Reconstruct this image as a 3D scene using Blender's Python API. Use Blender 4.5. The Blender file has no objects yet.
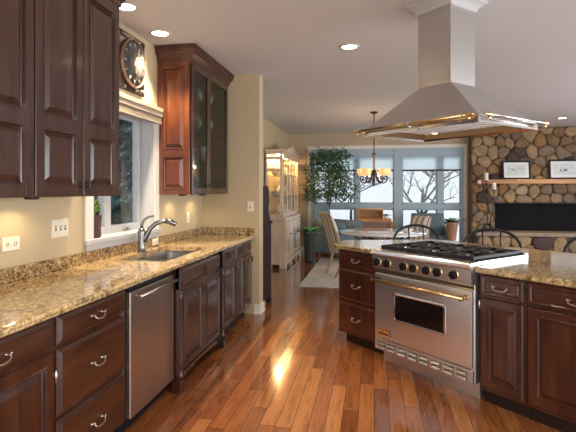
import bpy, bmesh, math, random
from mathutils import Vector, Matrix
C = bpy.context.scene.collection
S = bpy.context.scene
PI = math.pi
R2 = math.sqrt(0.5)

# ---------------------------------------------------------------- camera, world, exposure
cd = bpy.data.cameras.new('camera'); cam = bpy.data.objects.new('camera', cd); C.objects.link(cam)
cam.location = (0, 0, 1.42); cam.rotation_euler = (PI / 2, 0, math.radians(10.369))
cd.sensor_width = 36; cd.lens = 29.375; cd.shift_y = -25 / 576; cd.clip_start = 0.05
S.camera = cam
S.view_settings.view_transform = 'Standard'; S.view_settings.look = 'None'
S.view_settings.gamma = 1; S.view_settings.use_curve_mapping = False
S.view_settings.exposure = 0.30
W = bpy.data.worlds.new('world'); S.world = W; W.use_nodes = True
wn = W.node_tree.nodes; wn['Background'].inputs[0].default_value = (0.80, 0.86, 0.96, 1); wn['Background'].inputs[1].default_value = 0.85
POWER_CAN = 145; POWER_PUCK = 0.9

def lamp(name, kind, loc, power, color, parent=None, size=0.05, spot=None, blend=0.5, rot=(0, 0, 0)):
    d = bpy.data.lights.new(name, kind); d.energy = power; d.color = color
    if kind in ('POINT', 'SPOT'): d.shadow_soft_size = size
    if kind == 'SPOT': d.spot_size = math.radians(spot); d.spot_blend = blend
    o = bpy.data.objects.new(name, d); C.objects.link(o); o.location = loc; o.rotation_euler = rot
    if parent: o.parent = parent
    return o

def area(name, loc, rot, sx, sy, power, color):
    o = lamp(name, 'AREA', loc, power, color, rot=rot); o.data.shape = 'RECTANGLE'; o.data.size = sx; o.data.size_y = sy; return o
# added fill lamps brightening the interior from the right and behind the camera
area('fill_light_right', (6.35, 3.6, 1.2), (0, PI / 2, 0), 2.2, 9.0, 340, (0.90, 0.95, 1.0))
area('fill_light_behind', (1.6, -1.55, 1.3), (-PI / 2, 0, PI), 6.0, 2.4, 100, (1.0, 0.95, 0.88))

sun = lamp('fill_sun', 'SUN', (3, 20, 10), 1.3, (1.0, 0.97, 0.93), rot=(math.radians(-62), 0, math.radians(-16))); sun.data.angle = math.radians(30)  # sun lamp added to brighten the roller shades from outside

# ---------------------------------------------------------------- materials
def mat(name, col=(0.5, 0.5, 0.5), rough=0.5, metal=0.0, coat=0.0, emit=None, estr=0.0, spec=0.5):
    m = bpy.data.materials.new(name); m.use_nodes = True
    b = m.node_tree.nodes['Principled BSDF']
    b.inputs['Base Color'].default_value = (*col, 1); b.inputs['Roughness'].default_value = rough
    b.inputs['Metallic'].default_value = metal; b.inputs['Coat Weight'].default_value = coat
    b.inputs['Coat Roughness'].default_value = 0.12
    b.inputs['Specular IOR Level'].default_value = spec
    if emit: b.inputs['Emission Color'].default_value = (*emit, 1); b.inputs['Emission Strength'].default_value = estr
    return m

class NT:
    """small node-tree writer"""
    def __init__(s, m): s.t = m.node_tree; s.b = s.t.nodes['Principled BSDF']
    def n(s, typ, ins=None, **kw):
        x = s.t.nodes.new(typ)
        for k, v in kw.items(): setattr(x, k, v)
        for k, v in (ins or {}).items():
            if isinstance(v, bpy.types.NodeSocket): s.t.links.new(v, x.inputs[k])
            else: x.inputs[k].default_value = v
        return x
    def link(s, a, b): s.t.links.new(a, b)
    def co(s, scale=(1, 1, 1), rot=(0, 0, 0)):
        tc = s.n('ShaderNodeTexCoord'); mp = s.n('ShaderNodeMapping', {'Vector': tc.outputs['Object'], 'Scale': scale, 'Rotation': rot})
        return mp.outputs[0]
    def ramp(s, fac, stops):
        r = s.n('ShaderNodeValToRGB', {'Fac': fac}); e = r.color_ramp.elements
        e[0].position, e[0].color = stops[0][0], (*stops[0][1], 1)
        e[1].position, e[1].color = stops[-1][0], (*stops[-1][1], 1)
        for p, c in stops[1:-1]:
            k = e.new(p); k.color = (*c, 1)
        return r.outputs[0]
    def noise(s, v, scale, detail=3, rough=0.5, dist=0.0):
        return s.n('ShaderNodeTexNoise', {'Vector': v, 'Scale': scale, 'Detail': detail, 'Roughness': rough, 'Distortion': dist}).outputs[0]
    def mix(s, f, a, b, mode='MIX'):
        x = s.n('ShaderNodeMix', data_type='RGBA', blend_type=mode)
        for i, v in ((0, f), (6, a), (7, b)):
            if isinstance(v, bpy.types.NodeSocket): s.link(v, x.inputs[i])
            else: x.inputs[i].default_value = v if i == 0 else (*v, 1)
        return x.outputs[2]
    def math(s, op, a, b=0.0):
        x = s.n('ShaderNodeMath', operation=op)
        for i, v in ((0, a), (1, b)):
            if isinstance(v, bpy.types.NodeSocket): s.link(v, x.inputs[i])
            else: x.inputs[i].default_value = v
        return x.outputs[0]
    def bump(s, h, strength=0.2, dist=0.01):
        b = s.n('ShaderNodeBump', {'Height': h, 'Strength': strength, 'Distance': dist}); s.link(b.outputs[0], s.b.inputs['Normal'])
    def col(s, c): s.link(c, s.b.inputs['Base Color'])

def wood(name, dark, mid, light, rough=0.3, coat=0.4, scale=(9, 9, 1.1)):
    m = mat(name, mid, rough, coat=coat); t = NT(m); v = t.co(scale)
    a = t.noise(v, 2.2, 5, 0.6, 0.6)
    t.col(t.ramp(a, [(0.25, dark), (0.5, mid), (0.78, light)]))
    return m
def speckled(name, col, var=0.15, scale=30, rough=0.8):
    m = mat(name, col, rough); t = NT(m); a = t.noise(t.co(), scale, 4, 0.6)
    t.col(t.ramp(a, [(0.3, tuple(c * (1 - var) for c in col)), (0.7, tuple(min(1, c * (1 + var)) for c in col))]))
    t.bump(a, 0.08, 0.004)
    return m

M = {}
M['cherry'] = wood('dark_cherry', (0.015, 0.005, 0.003), (0.038, 0.0115, 0.006), (0.076, 0.024, 0.011), 0.25, 0.4)
M['cherry_x'] = wood('dark_cherry_across', (0.018, 0.006, 0.003), (0.045, 0.014, 0.006), (0.085, 0.028, 0.012), 0.28, 0.5, (1.1, 9, 9))
M['cherry_up'] = wood('upper_cherry_reflected', (0.026, 0.011, 0.008), (0.054, 0.023, 0.016), (0.086, 0.038, 0.026), 0.28, 0.45)  # wall-cabinet cherry, greyed with reflected light put into the colour
M['cherry_red'] = wood('red_cherry', (0.050, 0.012, 0.005), (0.105, 0.028, 0.010), (0.18, 0.053, 0.019), 0.28, 0.5)
M['cherry_isl'] = wood('island_cherry', (0.026, 0.008, 0.005), (0.060, 0.017, 0.009), (0.11, 0.034, 0.016), 0.28, 0.5)
M['toe'] = mat('toe_kick_wood', (0.02, 0.009, 0.006), 0.5)  # even dark wood of the recessed toe kicks
M['oak'] = wood('bleached_oak', (0.48, 0.34, 0.23), (0.62, 0.48, 0.35), (0.72, 0.59, 0.46), 0.4, 0.1)
M['honey'] = wood('honey_oak', (0.26, 0.115, 0.035), (0.42, 0.20, 0.065), (0.55, 0.29, 0.10), 0.45, 0.1, (1.1, 9, 9))
M['chairwood'] = wood('chair_wood', (0.30, 0.17, 0.08), (0.45, 0.28, 0.14), (0.55, 0.36, 0.2), 0.4, 0.2)
M['plum'] = mat('plum_black_wood', (0.025, 0.012, 0.016), 0.6, spec=0.2)
M['steel'] = mat('brushed_steel', (0.76, 0.74, 0.74), 0.28, 0.9)
t = NT(M['steel']); t.bump(t.noise(t.co((2, 2, 160)), 6, 2), 0.03, 0.002)
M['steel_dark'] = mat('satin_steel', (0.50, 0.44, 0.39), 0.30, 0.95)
M['hoodsteel'] = mat('hood_steel', (0.60, 0.58, 0.56), 0.26, 0.9)
M['chrome'] = mat('chrome', (0.72, 0.71, 0.70), 0.16, 1.0)
M['nickel'] = mat('satin_nickel', (0.50, 0.46, 0.41), 0.28, 1.0)
M['brass'] = mat('polished_brass', (0.78, 0.60, 0.32), 0.24, 1.0)
M['iron'] = mat('black_iron', (0.018, 0.017, 0.018), 0.45, 0.3)
M['bronze'] = mat('dark_bronze', (0.05, 0.035, 0.03), 0.4, 0.6)
M['black'] = mat('black_enamel', (0.012, 0.012, 0.013), 0.5, spec=0.25)
M['soot'] = speckled('sooty_black', (0.012, 0.012, 0.013), 0.5, 12, 0.8)
M['knobblack'] = mat('knob_black', (0.010, 0.010, 0.010), 0.5, spec=0.2)
M['sinksteel'] = mat('sink_steel', (0.28, 0.27, 0.26), 0.28, 1.0)
M['faucetmetal'] = mat('faucet_metal', (0.27, 0.26, 0.25), 0.24, 1.0)
M['ovenglass'] = mat('oven_glass', (0.012, 0.007, 0.007), 0.06, coat=0.3)
M['badgegold'] = mat('badge_gold', (0.85, 0.36, 0.08), 0.5)
M['crownwood'] = wood('crown_cherry', (0.03, 0.010, 0.007), (0.065, 0.020, 0.011), (0.10, 0.034, 0.018), 0.5, 0.05)
M['white'] = mat('white_paint', (0.48, 0.48, 0.485), 0.4)
M['blind'] = mat('blind_wood', (0.36, 0.31, 0.235), 0.5)
M['trimcream'] = mat('cream_trim_paint', (0.74, 0.70, 0.62), 0.42)
M['plate'] = mat('ivory_plastic', (0.78, 0.72, 0.58), 0.35)
M['socket'] = mat('dark_slot', (0.05, 0.04, 0.035), 0.6)
M['winframe'] = mat('shaded_white_frame', (0.36, 0.46, 0.53), 0.4)  # white frame paint with its bluish backlit shade put into the colour
M['candle'] = mat('candle_wax', (0.86, 0.82, 0.78), 0.5)
M['pink'] = mat('pink_wax', (0.80, 0.50, 0.47), 0.5)
M['teal'] = speckled('teal_upholstery', (0.13, 0.18, 0.21), 0.2, 60, 0.9)
M['darkcloth'] = speckled('charcoal_cloth', (0.07, 0.075, 0.085), 0.3, 50, 0.9)
M['green'] = speckled('green_cloth', (0.05, 0.26, 0.15), 0.4, 25, 0.9)
M['terra'] = speckled('terracotta', (0.45, 0.24, 0.15), 0.25, 20, 0.8)
M['pot'] = speckled('dark_pot', (0.04, 0.04, 0.045), 0.3, 20, 0.6)
M['bark'] = speckled('bark', (0.09, 0.06, 0.045), 0.4, 40, 0.9)
M['barebark'] = speckled('bare_bark', (0.055, 0.045, 0.045), 0.3, 30, 0.9)
M['leaf'] = speckled('ficus_leaf', (0.05, 0.115, 0.05), 0.6, 9, 0.45)
M['leaf2'] = speckled('bright_leaf', (0.22, 0.38, 0.06), 0.5, 30, 0.5)
M['leafgreen'] = speckled('fresh_leaf', (0.07, 0.30, 0.16), 0.5, 25, 0.5)
M['needle'] = speckled('spruce_needles', (0.10, 0.19, 0.17), 0.5, 5, 0.9)
M['basket'] = speckled('woven_basket', (0.10, 0.055, 0.045), 0.6, 120, 0.9)
M['snow'] = speckled('snow', (0.83, 0.85, 0.88), 0.06, 3, 0.9)
M['siding'] = mat('pale_blue_siding', (0.62, 0.70, 0.76), 0.7)
M['lit'] = mat('lit_bulb', (1, 1, 1), 0.5, emit=(1.0, 0.86, 0.66), estr=9)
M['litsoft'] = mat('lit_puck', (1, 1, 1), 0.5, emit=(1.0, 0.8, 0.5), estr=5)
M['amber'] = mat('amber_glass', (0.8, 0.5, 0.25), 0.3, emit=(1.0, 0.50, 0.18), estr=0.55)
M['paper'] = mat('white_mat_board', (0.82, 0.84, 0.84), 0.6)
M['sketch'] = speckled('pale_print', (0.68, 0.74, 0.73), 0.12, 14, 0.6)
M['ink'] = mat('ink', (0.16, 0.17, 0.18), 0.7)
M['clockface'] = speckled('clock_face', (0.055, 0.055, 0.05), 0.5, 14, 0.75)
M['copper'] = mat('copper_ring', (0.20, 0.12, 0.075), 0.5, 0.6)
M['orange'] = mat('orange_ceramic', (0.8, 0.33, 0.03), 0.3, coat=0.3)
M['glassware'] = mat('pale_glassware', (0.20, 0.21, 0.20), 0.1, coat=0.5)
M['china'] = mat('white_china', (0.8, 0.76, 0.68), 0.2, coat=0.4)
M['tabletop'] = mat('window_glare_top', (0.80, 0.81, 0.83), 0.10, coat=0.6)  # glass table top whitened, the window's reflection put into its colour
M['darkcab'] = mat('cabinet_interior', (0.045, 0.026, 0.018), 0.5)

def glass(name, tint=(1, 1, 1), fac=0.8):
    m = bpy.data.materials.new(name); m.use_nodes = True; nt = m.node_tree; nt.nodes.clear()
    o = nt.nodes.new('ShaderNodeOutputMaterial'); mx = nt.nodes.new('ShaderNodeMixShader'); lw = nt.nodes.new('ShaderNodeLayerWeight'); pw = nt.nodes.new('ShaderNodeMath'); pw.operation = 'POWER'; pw.inputs[1].default_value = 4.0; f = nt.nodes.new('ShaderNodeMath'); f.operation = 'MULTIPLY_ADD'; f.inputs[1].default_value = fac; f.inputs[2].default_value = 0.03
    nt.links.new(lw.outputs['Facing'], pw.inputs[0]); nt.links.new(pw.outputs[0], f.inputs[0])
    a = nt.nodes.new('ShaderNodeBsdfTransparent'); a.inputs[0].default_value = (*tint, 1)
    g = nt.nodes.new('ShaderNodeBsdfGlossy'); g.inputs['Roughness'].default_value = 0.02
    nt.links.new(f.outputs[0], mx.inputs[0]); nt.links.new(a.outputs[0], mx.inputs[1]); nt.links.new(g.outputs[0], mx.inputs[2])
    nt.links.new(mx.outputs[0], o.inputs[0]); return m
M['glass'] = glass('window_glass', (0.96, 0.98, 0.98))
M['cabglass'] = glass('cabinet_glass', (0.85, 0.87, 0.84), 0.4)
def screen(name):
    m = bpy.data.materials.new(name); m.use_nodes = True; nt = m.node_tree; nt.nodes.clear()
    o = nt.nodes.new('ShaderNodeOutputMaterial'); mx = nt.nodes.new('ShaderNodeMixShader'); mx.inputs[0].default_value = 0.55
    a = nt.nodes.new('ShaderNodeBsdfDiffuse'); a.inputs[0].default_value = (0.02, 0.02, 0.022, 1); g = nt.nodes.new('ShaderNodeBsdfTransparent')
    nt.links.new(a.outputs[0], mx.inputs[1]); nt.links.new(g.outputs[0], mx.inputs[2]); nt.links.new(mx.outputs[0], o.inputs[0]); return m
def translucent(name, col):
    m = bpy.data.materials.new(name); m.use_nodes = True; nt = m.node_tree; nt.nodes.clear()
    o = nt.nodes.new('ShaderNodeOutputMaterial'); mx = nt.nodes.new('ShaderNodeMixShader'); mx.inputs[0].default_value = 0.8
    a = nt.nodes.new('ShaderNodeBsdfDiffuse'); a.inputs[0].default_value = (*col, 1)
    g = nt.nodes.new('ShaderNodeBsdfTranslucent'); g.inputs[0].default_value = (*col, 1)
    nt.links.new(a.outputs[0], mx.inputs[1]); nt.links.new(g.outputs[0], mx.inputs[2]); nt.links.new(mx.outputs[0], o.inputs[0]); return m
M['shade'] = translucent('roller_shade_cloth', (0.84, 0.91, 0.94))

# walls / ceiling
M['wall'] = mat('tan_wall_paint', (0.50, 0.40, 0.25), 0.75); t = NT(M['wall']); t.bump(t.noise(t.co(), 160, 2), 0.05, 0.002)
M['wallfar'] = mat('beige_wall_paint', (0.46, 0.36, 0.25), 0.75)
M['ceiling'] = mat('ceiling_paint', (0.62, 0.60, 0.605), 0.85); t = NT(M['ceiling']); t.bump(t.noise(t.co(), 60, 3), 0.05, 0.003)
# granite
def granite(name, lo=0.0):
    m = mat(name, (0.5, 0.38, 0.2), 0.10, coat=0.35); t = NT(m); v = t.co()
    big = t.noise(t.co((1.3, 0.8, 1.3)), 5.0, 5, 0.68, 2.2)
    med = t.noise(v, 46, 6, 0.72, 0.7)
    fine = t.noise(v, 120, 3, 0.75)
    base = t.ramp(med, [(0.30 + lo, (0.05, 0.035, 0.025)), (0.40 + lo, (0.22, 0.14, 0.065)), (0.48 + lo, (0.48, 0.36, 0.19)), (0.58 + lo, (0.70, 0.57, 0.37)), (0.72 + lo, (0.80, 0.74, 0.60))])
    tint = t.ramp(big, [(0.34, (0.26, 0.21, 0.16)), (0.43, (0.68, 0.58, 0.44)), (0.52, (1.0, 0.93, 0.80)), (0.62, (0.90, 0.78, 0.58)), (0.74, (0.55, 0.45, 0.34))])
    c = t.mix(0.9, base, tint, 'MULTIPLY')
    speck = t.ramp(fine, [(0.33 + lo, (1, 1, 1)), (0.41 + lo, (0, 0, 0))])
    c = t.mix(speck, c, (0.035, 0.030, 0.026))
    t.col(c); return m
M['granite'] = granite('gold_granite')
M['granite_splash'] = granite('dimmed_granite', 0.055)  # counter stone darkened, the upright slab's dimmer reflections put into the colour
# plank floor
def planks():
    m = mat('plank_floor', (0.3, 0.14, 0.06), 0.22, coat=0.35); t = NT(m)
    tc = t.n('ShaderNodeTexCoord'); sp = t.n('ShaderNodeSeparateXYZ', {0: tc.outputs['Object']})
    wd = 0.098; ln = 1.25
    xs = t.math('DIVIDE', sp.outputs[0], wd); xi = t.math('FLOOR', xs); xf = t.math('SUBTRACT', xs, xi)
    rn = t.n('ShaderNodeTexWhiteNoise', {'W': xi}, noise_dimensions='1D')
    ys = t.math('ADD', t.math('DIVIDE', sp.outputs[1], ln), t.math('MULTIPLY', rn.outputs[0], 7.3)); yi = t.math('FLOOR', ys); yf = t.math('SUBTRACT', ys, yi)
    cb = t.n('ShaderNodeCombineXYZ', {0: xi, 1: yi}); pr = t.n('ShaderNodeTexWhiteNoise', {'Vector': cb.outputs[0]}, noise_dimensions='2D')
    pc = t.ramp(pr.outputs[0], [(0.0, (0.155, 0.050, 0.018)), (0.3, (0.215, 0.074, 0.026)), (0.6, (0.275, 0.102, 0.036)), (0.85, (0.35, 0.145, 0.050)), (1.0, (0.18, 0.062, 0.026))])
    off = t.n('ShaderNodeVectorMath', {0: tc.outputs['Object'], 1: pr.outputs[1]}, operation='ADD')
    gm = t.n('ShaderNodeMapping', {'Vector': off.outputs[0], 'Scale': (26, 2.2, 1)})
    gr = t.noise(gm.outputs[0], 1.6, 6, 0.65, 0.8)
    gc = t.ramp(gr, [(0.28, (0.42, 0.36, 0.33)), (0.48, (0.95, 0.93, 0.92)), (0.72, (1.18, 1.2, 1.22))])
    c = t.mix(0.9, pc, gc, 'MULTIPLY')
    kn = t.noise(t.n('ShaderNodeMapping', {'Vector': off.outputs[0], 'Scale': (9, 5, 1)}).outputs[0], 1.0, 2, 0.5)
    c = t.mix(t.ramp(kn, [(0.70, (0, 0, 0)), (0.80, (0.7, 0.7, 0.7))]), c, (0.05, 0.018, 0.008))
    gx = t.math('LESS_THAN', t.math('MINIMUM', xf, t.math('SUBTRACT', 1.0, xf)), 0.018)
    gy = t.math('LESS_THAN', t.math('MINIMUM', yf, t.math('SUBTRACT', 1.0, yf)), 0.0022)
    gap = t.math('MAXIMUM', gx, gy)
    c = t.mix(t.math('MULTIPLY', gap, 0.8), c, (0.03, 0.012, 0.006)); t.col(c)
    t.link(t.math('ADD', t.math('MULTIPLY', gr, 0.12), 0.05), t.b.inputs['Roughness'])
    t.bump(t.math('SUBTRACT', t.math('MULTIPLY', gr, 0.15), gap), 0.25, 0.003)
    return m
M['floor'] = planks()
# stones
STONE = []
for i, c in enumerate([(0.20, 0.12, 0.06), (0.15, 0.11, 0.08), (0.32, 0.21, 0.11), (0.075, 0.042, 0.034), (0.27, 0.145, 0.055), (0.42, 0.32, 0.21), (0.22, 0.155, 0.10)]):
    m = mat('field_stone', c, 0.8); t = NT(m); a = t.noise(t.co(), 14, 5, 0.65)
    t.col(t.ramp(a, [(0.25, tuple(x * 0.55 for x in c)), (0.5, c), (0.75, tuple(min(1, x * 1.45) for x in c))])); t.bump(a, 0.5, 0.02); STONE.append(m)
M['mortar'] = speckled('mortar', (0.14, 0.10, 0.07), 0.3, 40, 0.95)
M['hearthslab'] = speckled('hearth_slab', (0.30, 0.23, 0.17), 0.25, 10, 0.7)
def stripes(name):
    m = mat(name, (0.6, 0.55, 0.5), 0.85); t = NT(m); tc = t.n('ShaderNodeTexCoord'); sp = t.n('ShaderNodeSeparateXYZ', {0: tc.outputs['Object']})
    u = t.math('MULTIPLY', sp.outputs[0], 7.0); f = t.math('FRACT', u)
    r = t.n('ShaderNodeValToRGB', {'Fac': f}); r.color_ramp.interpolation = 'CONSTANT'; e = r.color_ramp.elements
    e[0].position = 0; e[0].color = (0.66, 0.63, 0.58, 1); e[1].position = 0.42; e[1].color = (0.10, 0.08, 0.09, 1)
    for p, c in ((0.58, (0.60, 0.55, 0.5, 1)), (0.70, (0.30, 0.13, 0.09, 1)), (0.84, (0.66, 0.63, 0.58, 1))):
        k = e.new(p); k.color = c
    t.col(r.outputs[0]); return m
M['stripe'] = stripes('striped_fabric')
def lattice(name):
    m = mat(name, (0.3, 0.2, 0.15), 0.8); t = NT(m)
    ck = t.n('ShaderNodeTexChecker', {'Vector': t.co((1, 1, 1), (0, PI / 4, 0)), 'Color1': (0.34, 0.24, 0.19, 1), 'Color2': (0.10, 0.07, 0.06, 1), 'Scale': 26.0})
    t.col(ck.outputs[0]); return m
M['lattice'] = lattice('woven_lattice')
def rugmat():
    m = mat('rug_pile', (0.5, 0.5, 0.48), 0.95); t = NT(m); v = t.co()
    a = t.n('ShaderNodeTexVoronoi', {'Vector': v, 'Scale': 5.0}).outputs[0]; b = t.noise(v, 14, 4, 0.6)
    t.col(t.mix(b, t.ramp(a, [(0.15, (0.30, 0.31, 0.31)), (0.3, (0.56, 0.55, 0.51)), (0.6, (0.62, 0.60, 0.56))]), (0.42, 0.42, 0.42))); return m
M['rug'] = rugmat()

# ---------------------------------------------------------------- mesh helpers
class MB:
    def __init__(s): s.bm = bmesh.new(); s.sm = []
    def box(s, x0, x1, y0, y1, z0, z1, bev=0.0, mi=0):
        x0, x1 = min(x0, x1), max(x0, x1); y0, y1 = min(y0, y1), max(y0, y1); z0, z1 = min(z0, z1), max(z0, z1)
        v = [s.bm.verts.new(p) for p in ((x0, y0, z0), (x1, y0, z0), (x1, y1, z0), (x0, y1, z0), (x0, y0, z1), (x1, y0, z1), (x1, y1, z1), (x0, y1, z1))]
        fs = [s.bm.faces.new([v[i] for i in q]) for q in ((3, 2, 1, 0), (4, 5, 6, 7), (0, 1, 5, 4), (1, 2, 6, 5), (2, 3, 7, 6), (3, 0, 4, 7))]
        for f in fs: f.material_index = mi
        if bev:
            es = set(e for f in fs for e in f.edges)
            r = bmesh.ops.bevel(s.bm, geom=list(es), offset=bev, segments=2, affect='EDGES', profile=0.5)
            for f in r['faces']: f.material_index = mi
        return s
    def rings(s, rings, closed=True, cap0=True, cap1=True, smooth=True, mi=0):
        V = [[s.bm.verts.new(p) for p in r] for r in rings]; n = len(V[0])
        for a, b in zip(V[:-1], V[1:]):
            for i in range(n if closed else n - 1):
                j = (i + 1) % n
                try:
                    f = s.bm.faces.new((a[i], a[j], b[j], b[i])); f.smooth = smooth; f.material_index = mi
                except ValueError: pass
        if closed and cap0: s.bm.faces.new(V[0][::-1]).material_index = mi
        if closed and cap1: s.bm.faces.new(V[-1]).material_index = mi
        return s
    def tube(s, pts, r, n=8, mi=0):
        pts = [Vector(p) for p in pts]; rs = r if isinstance(r, (list, tuple)) else [r] * len(pts)
        out = []; t0 = (pts[1] - pts[0]).normalized(); up = Vector((0, 0, 1)) if abs(t0.z) < 0.9 else Vector((1, 0, 0)); u = t0.cross(up).normalized()
        for i, p in enumerate(pts):
            tg = (pts[min(i + 1, len(pts) - 1)] - pts[max(i - 1, 0)]).normalized()
            u = (u - tg * u.dot(tg)); u = u.normalized() if u.length > 1e-6 else tg.orthogonal().normalized(); w = tg.cross(u)
            out.append([p + (u * math.cos(2 * PI * k / n) + w * math.sin(2 * PI * k / n)) * rs[i] for k in range(n)])
        return s.rings(out, mi=mi)
    def lathe(s, prof, c=(0, 0, 0), n=20, axis='z', mi=0):
        out = []
        for r, h in prof:
            r = max(r, 1e-4); ring = []
            for k in range(n):
                a = 2 * PI * k / n; x, y = r * math.cos(a), r * math.sin(a)
                p = {'z': (x, y, h), 'y': (x, h, -y), 'x': (h, x, y)}[axis]
                ring.append((p[0] + c[0], p[1] + c[1], p[2] + c[2]))
            out.append(ring)
        return s.rings(out, mi=mi)
    def prism(s, poly, z0, z1, bev=0.0, seg=2, bottom=True):
        a = [s.bm.verts.new((x, y, z0)) for x, y in poly]; b = [s.bm.verts.new((x, y, z1)) for x, y in poly]; n = len(poly)
        top = s.bm.faces.new(b); bot = s.bm.faces.new(a[::-1]); sd = [s.bm.faces.new((a[i], a[(i + 1) % n], b[(i + 1) % n], b[i])) for i in range(n)]
        if bev:
            es = list(top.edges) + (list(bot.edges) if bottom else [])
            bmesh.ops.bevel(s.bm, geom=es, offset=bev, segments=seg, affect='EDGES', profile=0.5)
        return s
    def frontprof(s, x0, x1, z0, z1, rings, mi=0, cap0=True):
        """a moulded rectangular front seen along +y: rings = (inset, y)"""
        out = [[(x0 + i, y, z0 + i), (x1 - i, y, z0 + i), (x1 - i, y, z1 - i), (x0 + i, y, z1 - i)] for i, y in rings]
        return s.rings(out, smooth=False, mi=mi, cap0=cap0)
    def build(s, name, mats, parent=None, loc=None, rotz=0.0, auto=False):
        bmesh.ops.recalc_face_normals(s.bm, faces=s.bm.faces)
        me = bpy.data.meshes.new(name); s.bm.to_mesh(me); s.bm.free()
        for m in (mats if isinstance(mats, (list, tuple)) else [mats]): me.materials.append(M[m] if isinstance(m, str) else m)
        o = bpy.data.objects.new(name, me); C.objects.link(o)
        if parent: o.parent = parent
        if loc: o.location = loc
        if rotz: o.rotation_euler = (0, 0, rotz)
        return o

def thing(name, label, cat, loc=(0, 0, 0), rotz=0.0, group=None):
    o = bpy.data.objects.new(name, None); C.objects.link(o); o.empty_display_size = 0.1
    o.location = loc; o.rotation_euler = (0, 0, rotz); o['label'] = label; o['category'] = cat
    if group: o['group'] = group
    return o
def tag(o, label, cat, group=None, kind=None):
    o['label'] = label; o['category'] = cat
    if group: o['group'] = group
    if kind: o['kind'] = kind
    return o
def struct(o): o['kind'] = 'structure'; return o
def arc(cx, cz, rx, rz, a0, a1, n=16, y=0.0):
    return [(cx + rx * math.cos(a0 + (a1 - a0) * i / n), y, cz + rz * math.sin(a0 + (a1 - a0) * i / n)) for i in range(n + 1)]
def text_mesh(name, txt, size, mname, parent, loc, rot=(PI / 2, 0, 0), depth=0.0006, align='CENTER'):
    cu = bpy.data.curves.new('lettering', 'FONT'); cu.body = txt; cu.size = size; cu.align_x = align; cu.align_y = 'CENTER'; cu.extrude = depth
    tmp = bpy.data.objects.new('lettering', cu); C.objects.link(tmp)
    me = bpy.data.meshes.new_from_object(tmp.evaluated_get(bpy.context.evaluated_depsgraph_get()))
    bpy.data.objects.remove(tmp); me.materials.clear(); me.materials.append(M[mname]); o = bpy.data.objects.new(name, me); C.objects.link(o)
    o.parent = parent; o.location = loc; o.rotation_euler = rot; return o

# ---------------------------------------------------------------- the room
CZ = 2.77; XW = -2.0; YF = 11.0
struct(MB().box(-2.2, 6.6, -1.6, 11.2, -0.1, 0.0).build('floor', 'floor'))
struct(MB().box(-2.2, 6.6, -1.6, 11.2, CZ, CZ + 0.12).build('ceiling', 'ceiling'))
WY0, WY1, WZ0, WZ1 = 3.06, 4.03, 1.06, 2.12
b = MB(); b.box(-2.2, XW, -1.6, WY0, 0, CZ).box(-2.2, XW, WY1, 11.2, 0, CZ).box(-2.2, XW, WY0, WY1, 0, WZ0).box(-2.2, XW, WY0, WY1, WZ1, CZ)
struct(b.build('wall_left', 'wall'))
struct(MB().box(XW, -1.30, 5.27, 5.45, 0, CZ).build('wall_return', 'wall'))
FX0, FX1, FZ0, FZ1 = -1.47, 1.97, 0.16, 2.40
b = MB(); b.box(XW, FX0, YF, 11.2, 0, CZ).box(FX1, 6.6, YF, 11.2, 0, CZ).box(FX0, FX1, YF, 11.2, 0, FZ0).box(FX0, FX1, YF, 11.2, FZ1, CZ)
struct(b.build('wall_far', 'wallfar'))
b = MB(); b.box(6.4, 6.6, 8.6, 11.0, 0, CZ).box(6.4, 6.6, -1.6, 8.6, 2.3, CZ).box(6.4, 6.6, 4.2, 4.8, 0, 2.3).box(6.4, 6.6, -1.6, -1.2, 0, 2.3)
struct(b.build('wall_right', 'wallfar'))
def basebd(name, x0, x1, y0, y1):
    b = MB(); b.box(x0, x1, y0, y1, 0, 0.105, 0.004); struct(b.build(name, 'trimcream'))
b = MB()
b.box(-1.36, -1.298, 5.252, 5.27, 0, 0.11, 0.003).box(-1.30, -1.283, 5.252, 5.468, 0, 0.11, 0.003).box(-1.36, -1.29, 5.24, 5.27, 0, 0.02, 0.004).box(-1.3, -1.274, 5.24, 5.475, 0, 0.02, 0.004)
struct(b.build('baseboard_return', 'trimcream'))
basebd('baseboard_far', -1.98, FX0 - 0.08, YF - 0.018, YF)
basebd('baseboard_left', XW, XW + 0.018, 5.47, YF - 0.02)

# far window wall
WN = bpy.data.objects.new('window_2', None); C.objects.link(WN); struct(WN)
b = MB()
y0, y1 = YF + 0.02, YF + 0.13
fr = lambda x0, x1, z0, z1, e=0.0: b.box(x0, x1, y0 - e, y1, z0, z1, 0.006)
fr(FX0, FX0 + 0.07, FZ0, FZ1); fr(FX1 - 0.06, FX1, FZ0, FZ1); fr(FX0, FX1, FZ0, FZ0 + 0.09); fr(FX0, FX1, 2.21, FZ1, 0.01)
fr(0.45, 0.63, FZ0, FZ1, 0.03); fr(-0.44, -0.34, FZ0, FZ1); fr(1.40, 1.52, FZ0, FZ1)
fr(FX0, FX1, 1.01, 1.13, 0.012)
b.build('window_frame', 'winframe', WN)
for x0, x1 in ((FX0 + 0.07, -0.44), (-0.34, 0.45), (0.63, 1.40), (1.52, FX1 - 0.06)):
    for z0, z1 in ((FZ0 + 0.09, 1.01), (1.13, 2.21)):
        b = MB(); b.box(x0, x1, YF + 0.07, YF + 0.076, z0, z1); b.build('pane', 'glass', WN)
        b = MB(); w = 0.028
        b.box(x0, x0 + w, YF + 0.05, YF + 0.1, z0, z1).box(x1 - w, x1, YF + 0.05, YF + 0.1, z0, z1).box(x0, x1, YF + 0.05, YF + 0.1, z0, z0 + w).box(x0, x1, YF + 0.05, YF + 0.1, z1 - w, z1); b.build('sash', 'winframe', WN)
b = MB()
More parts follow.
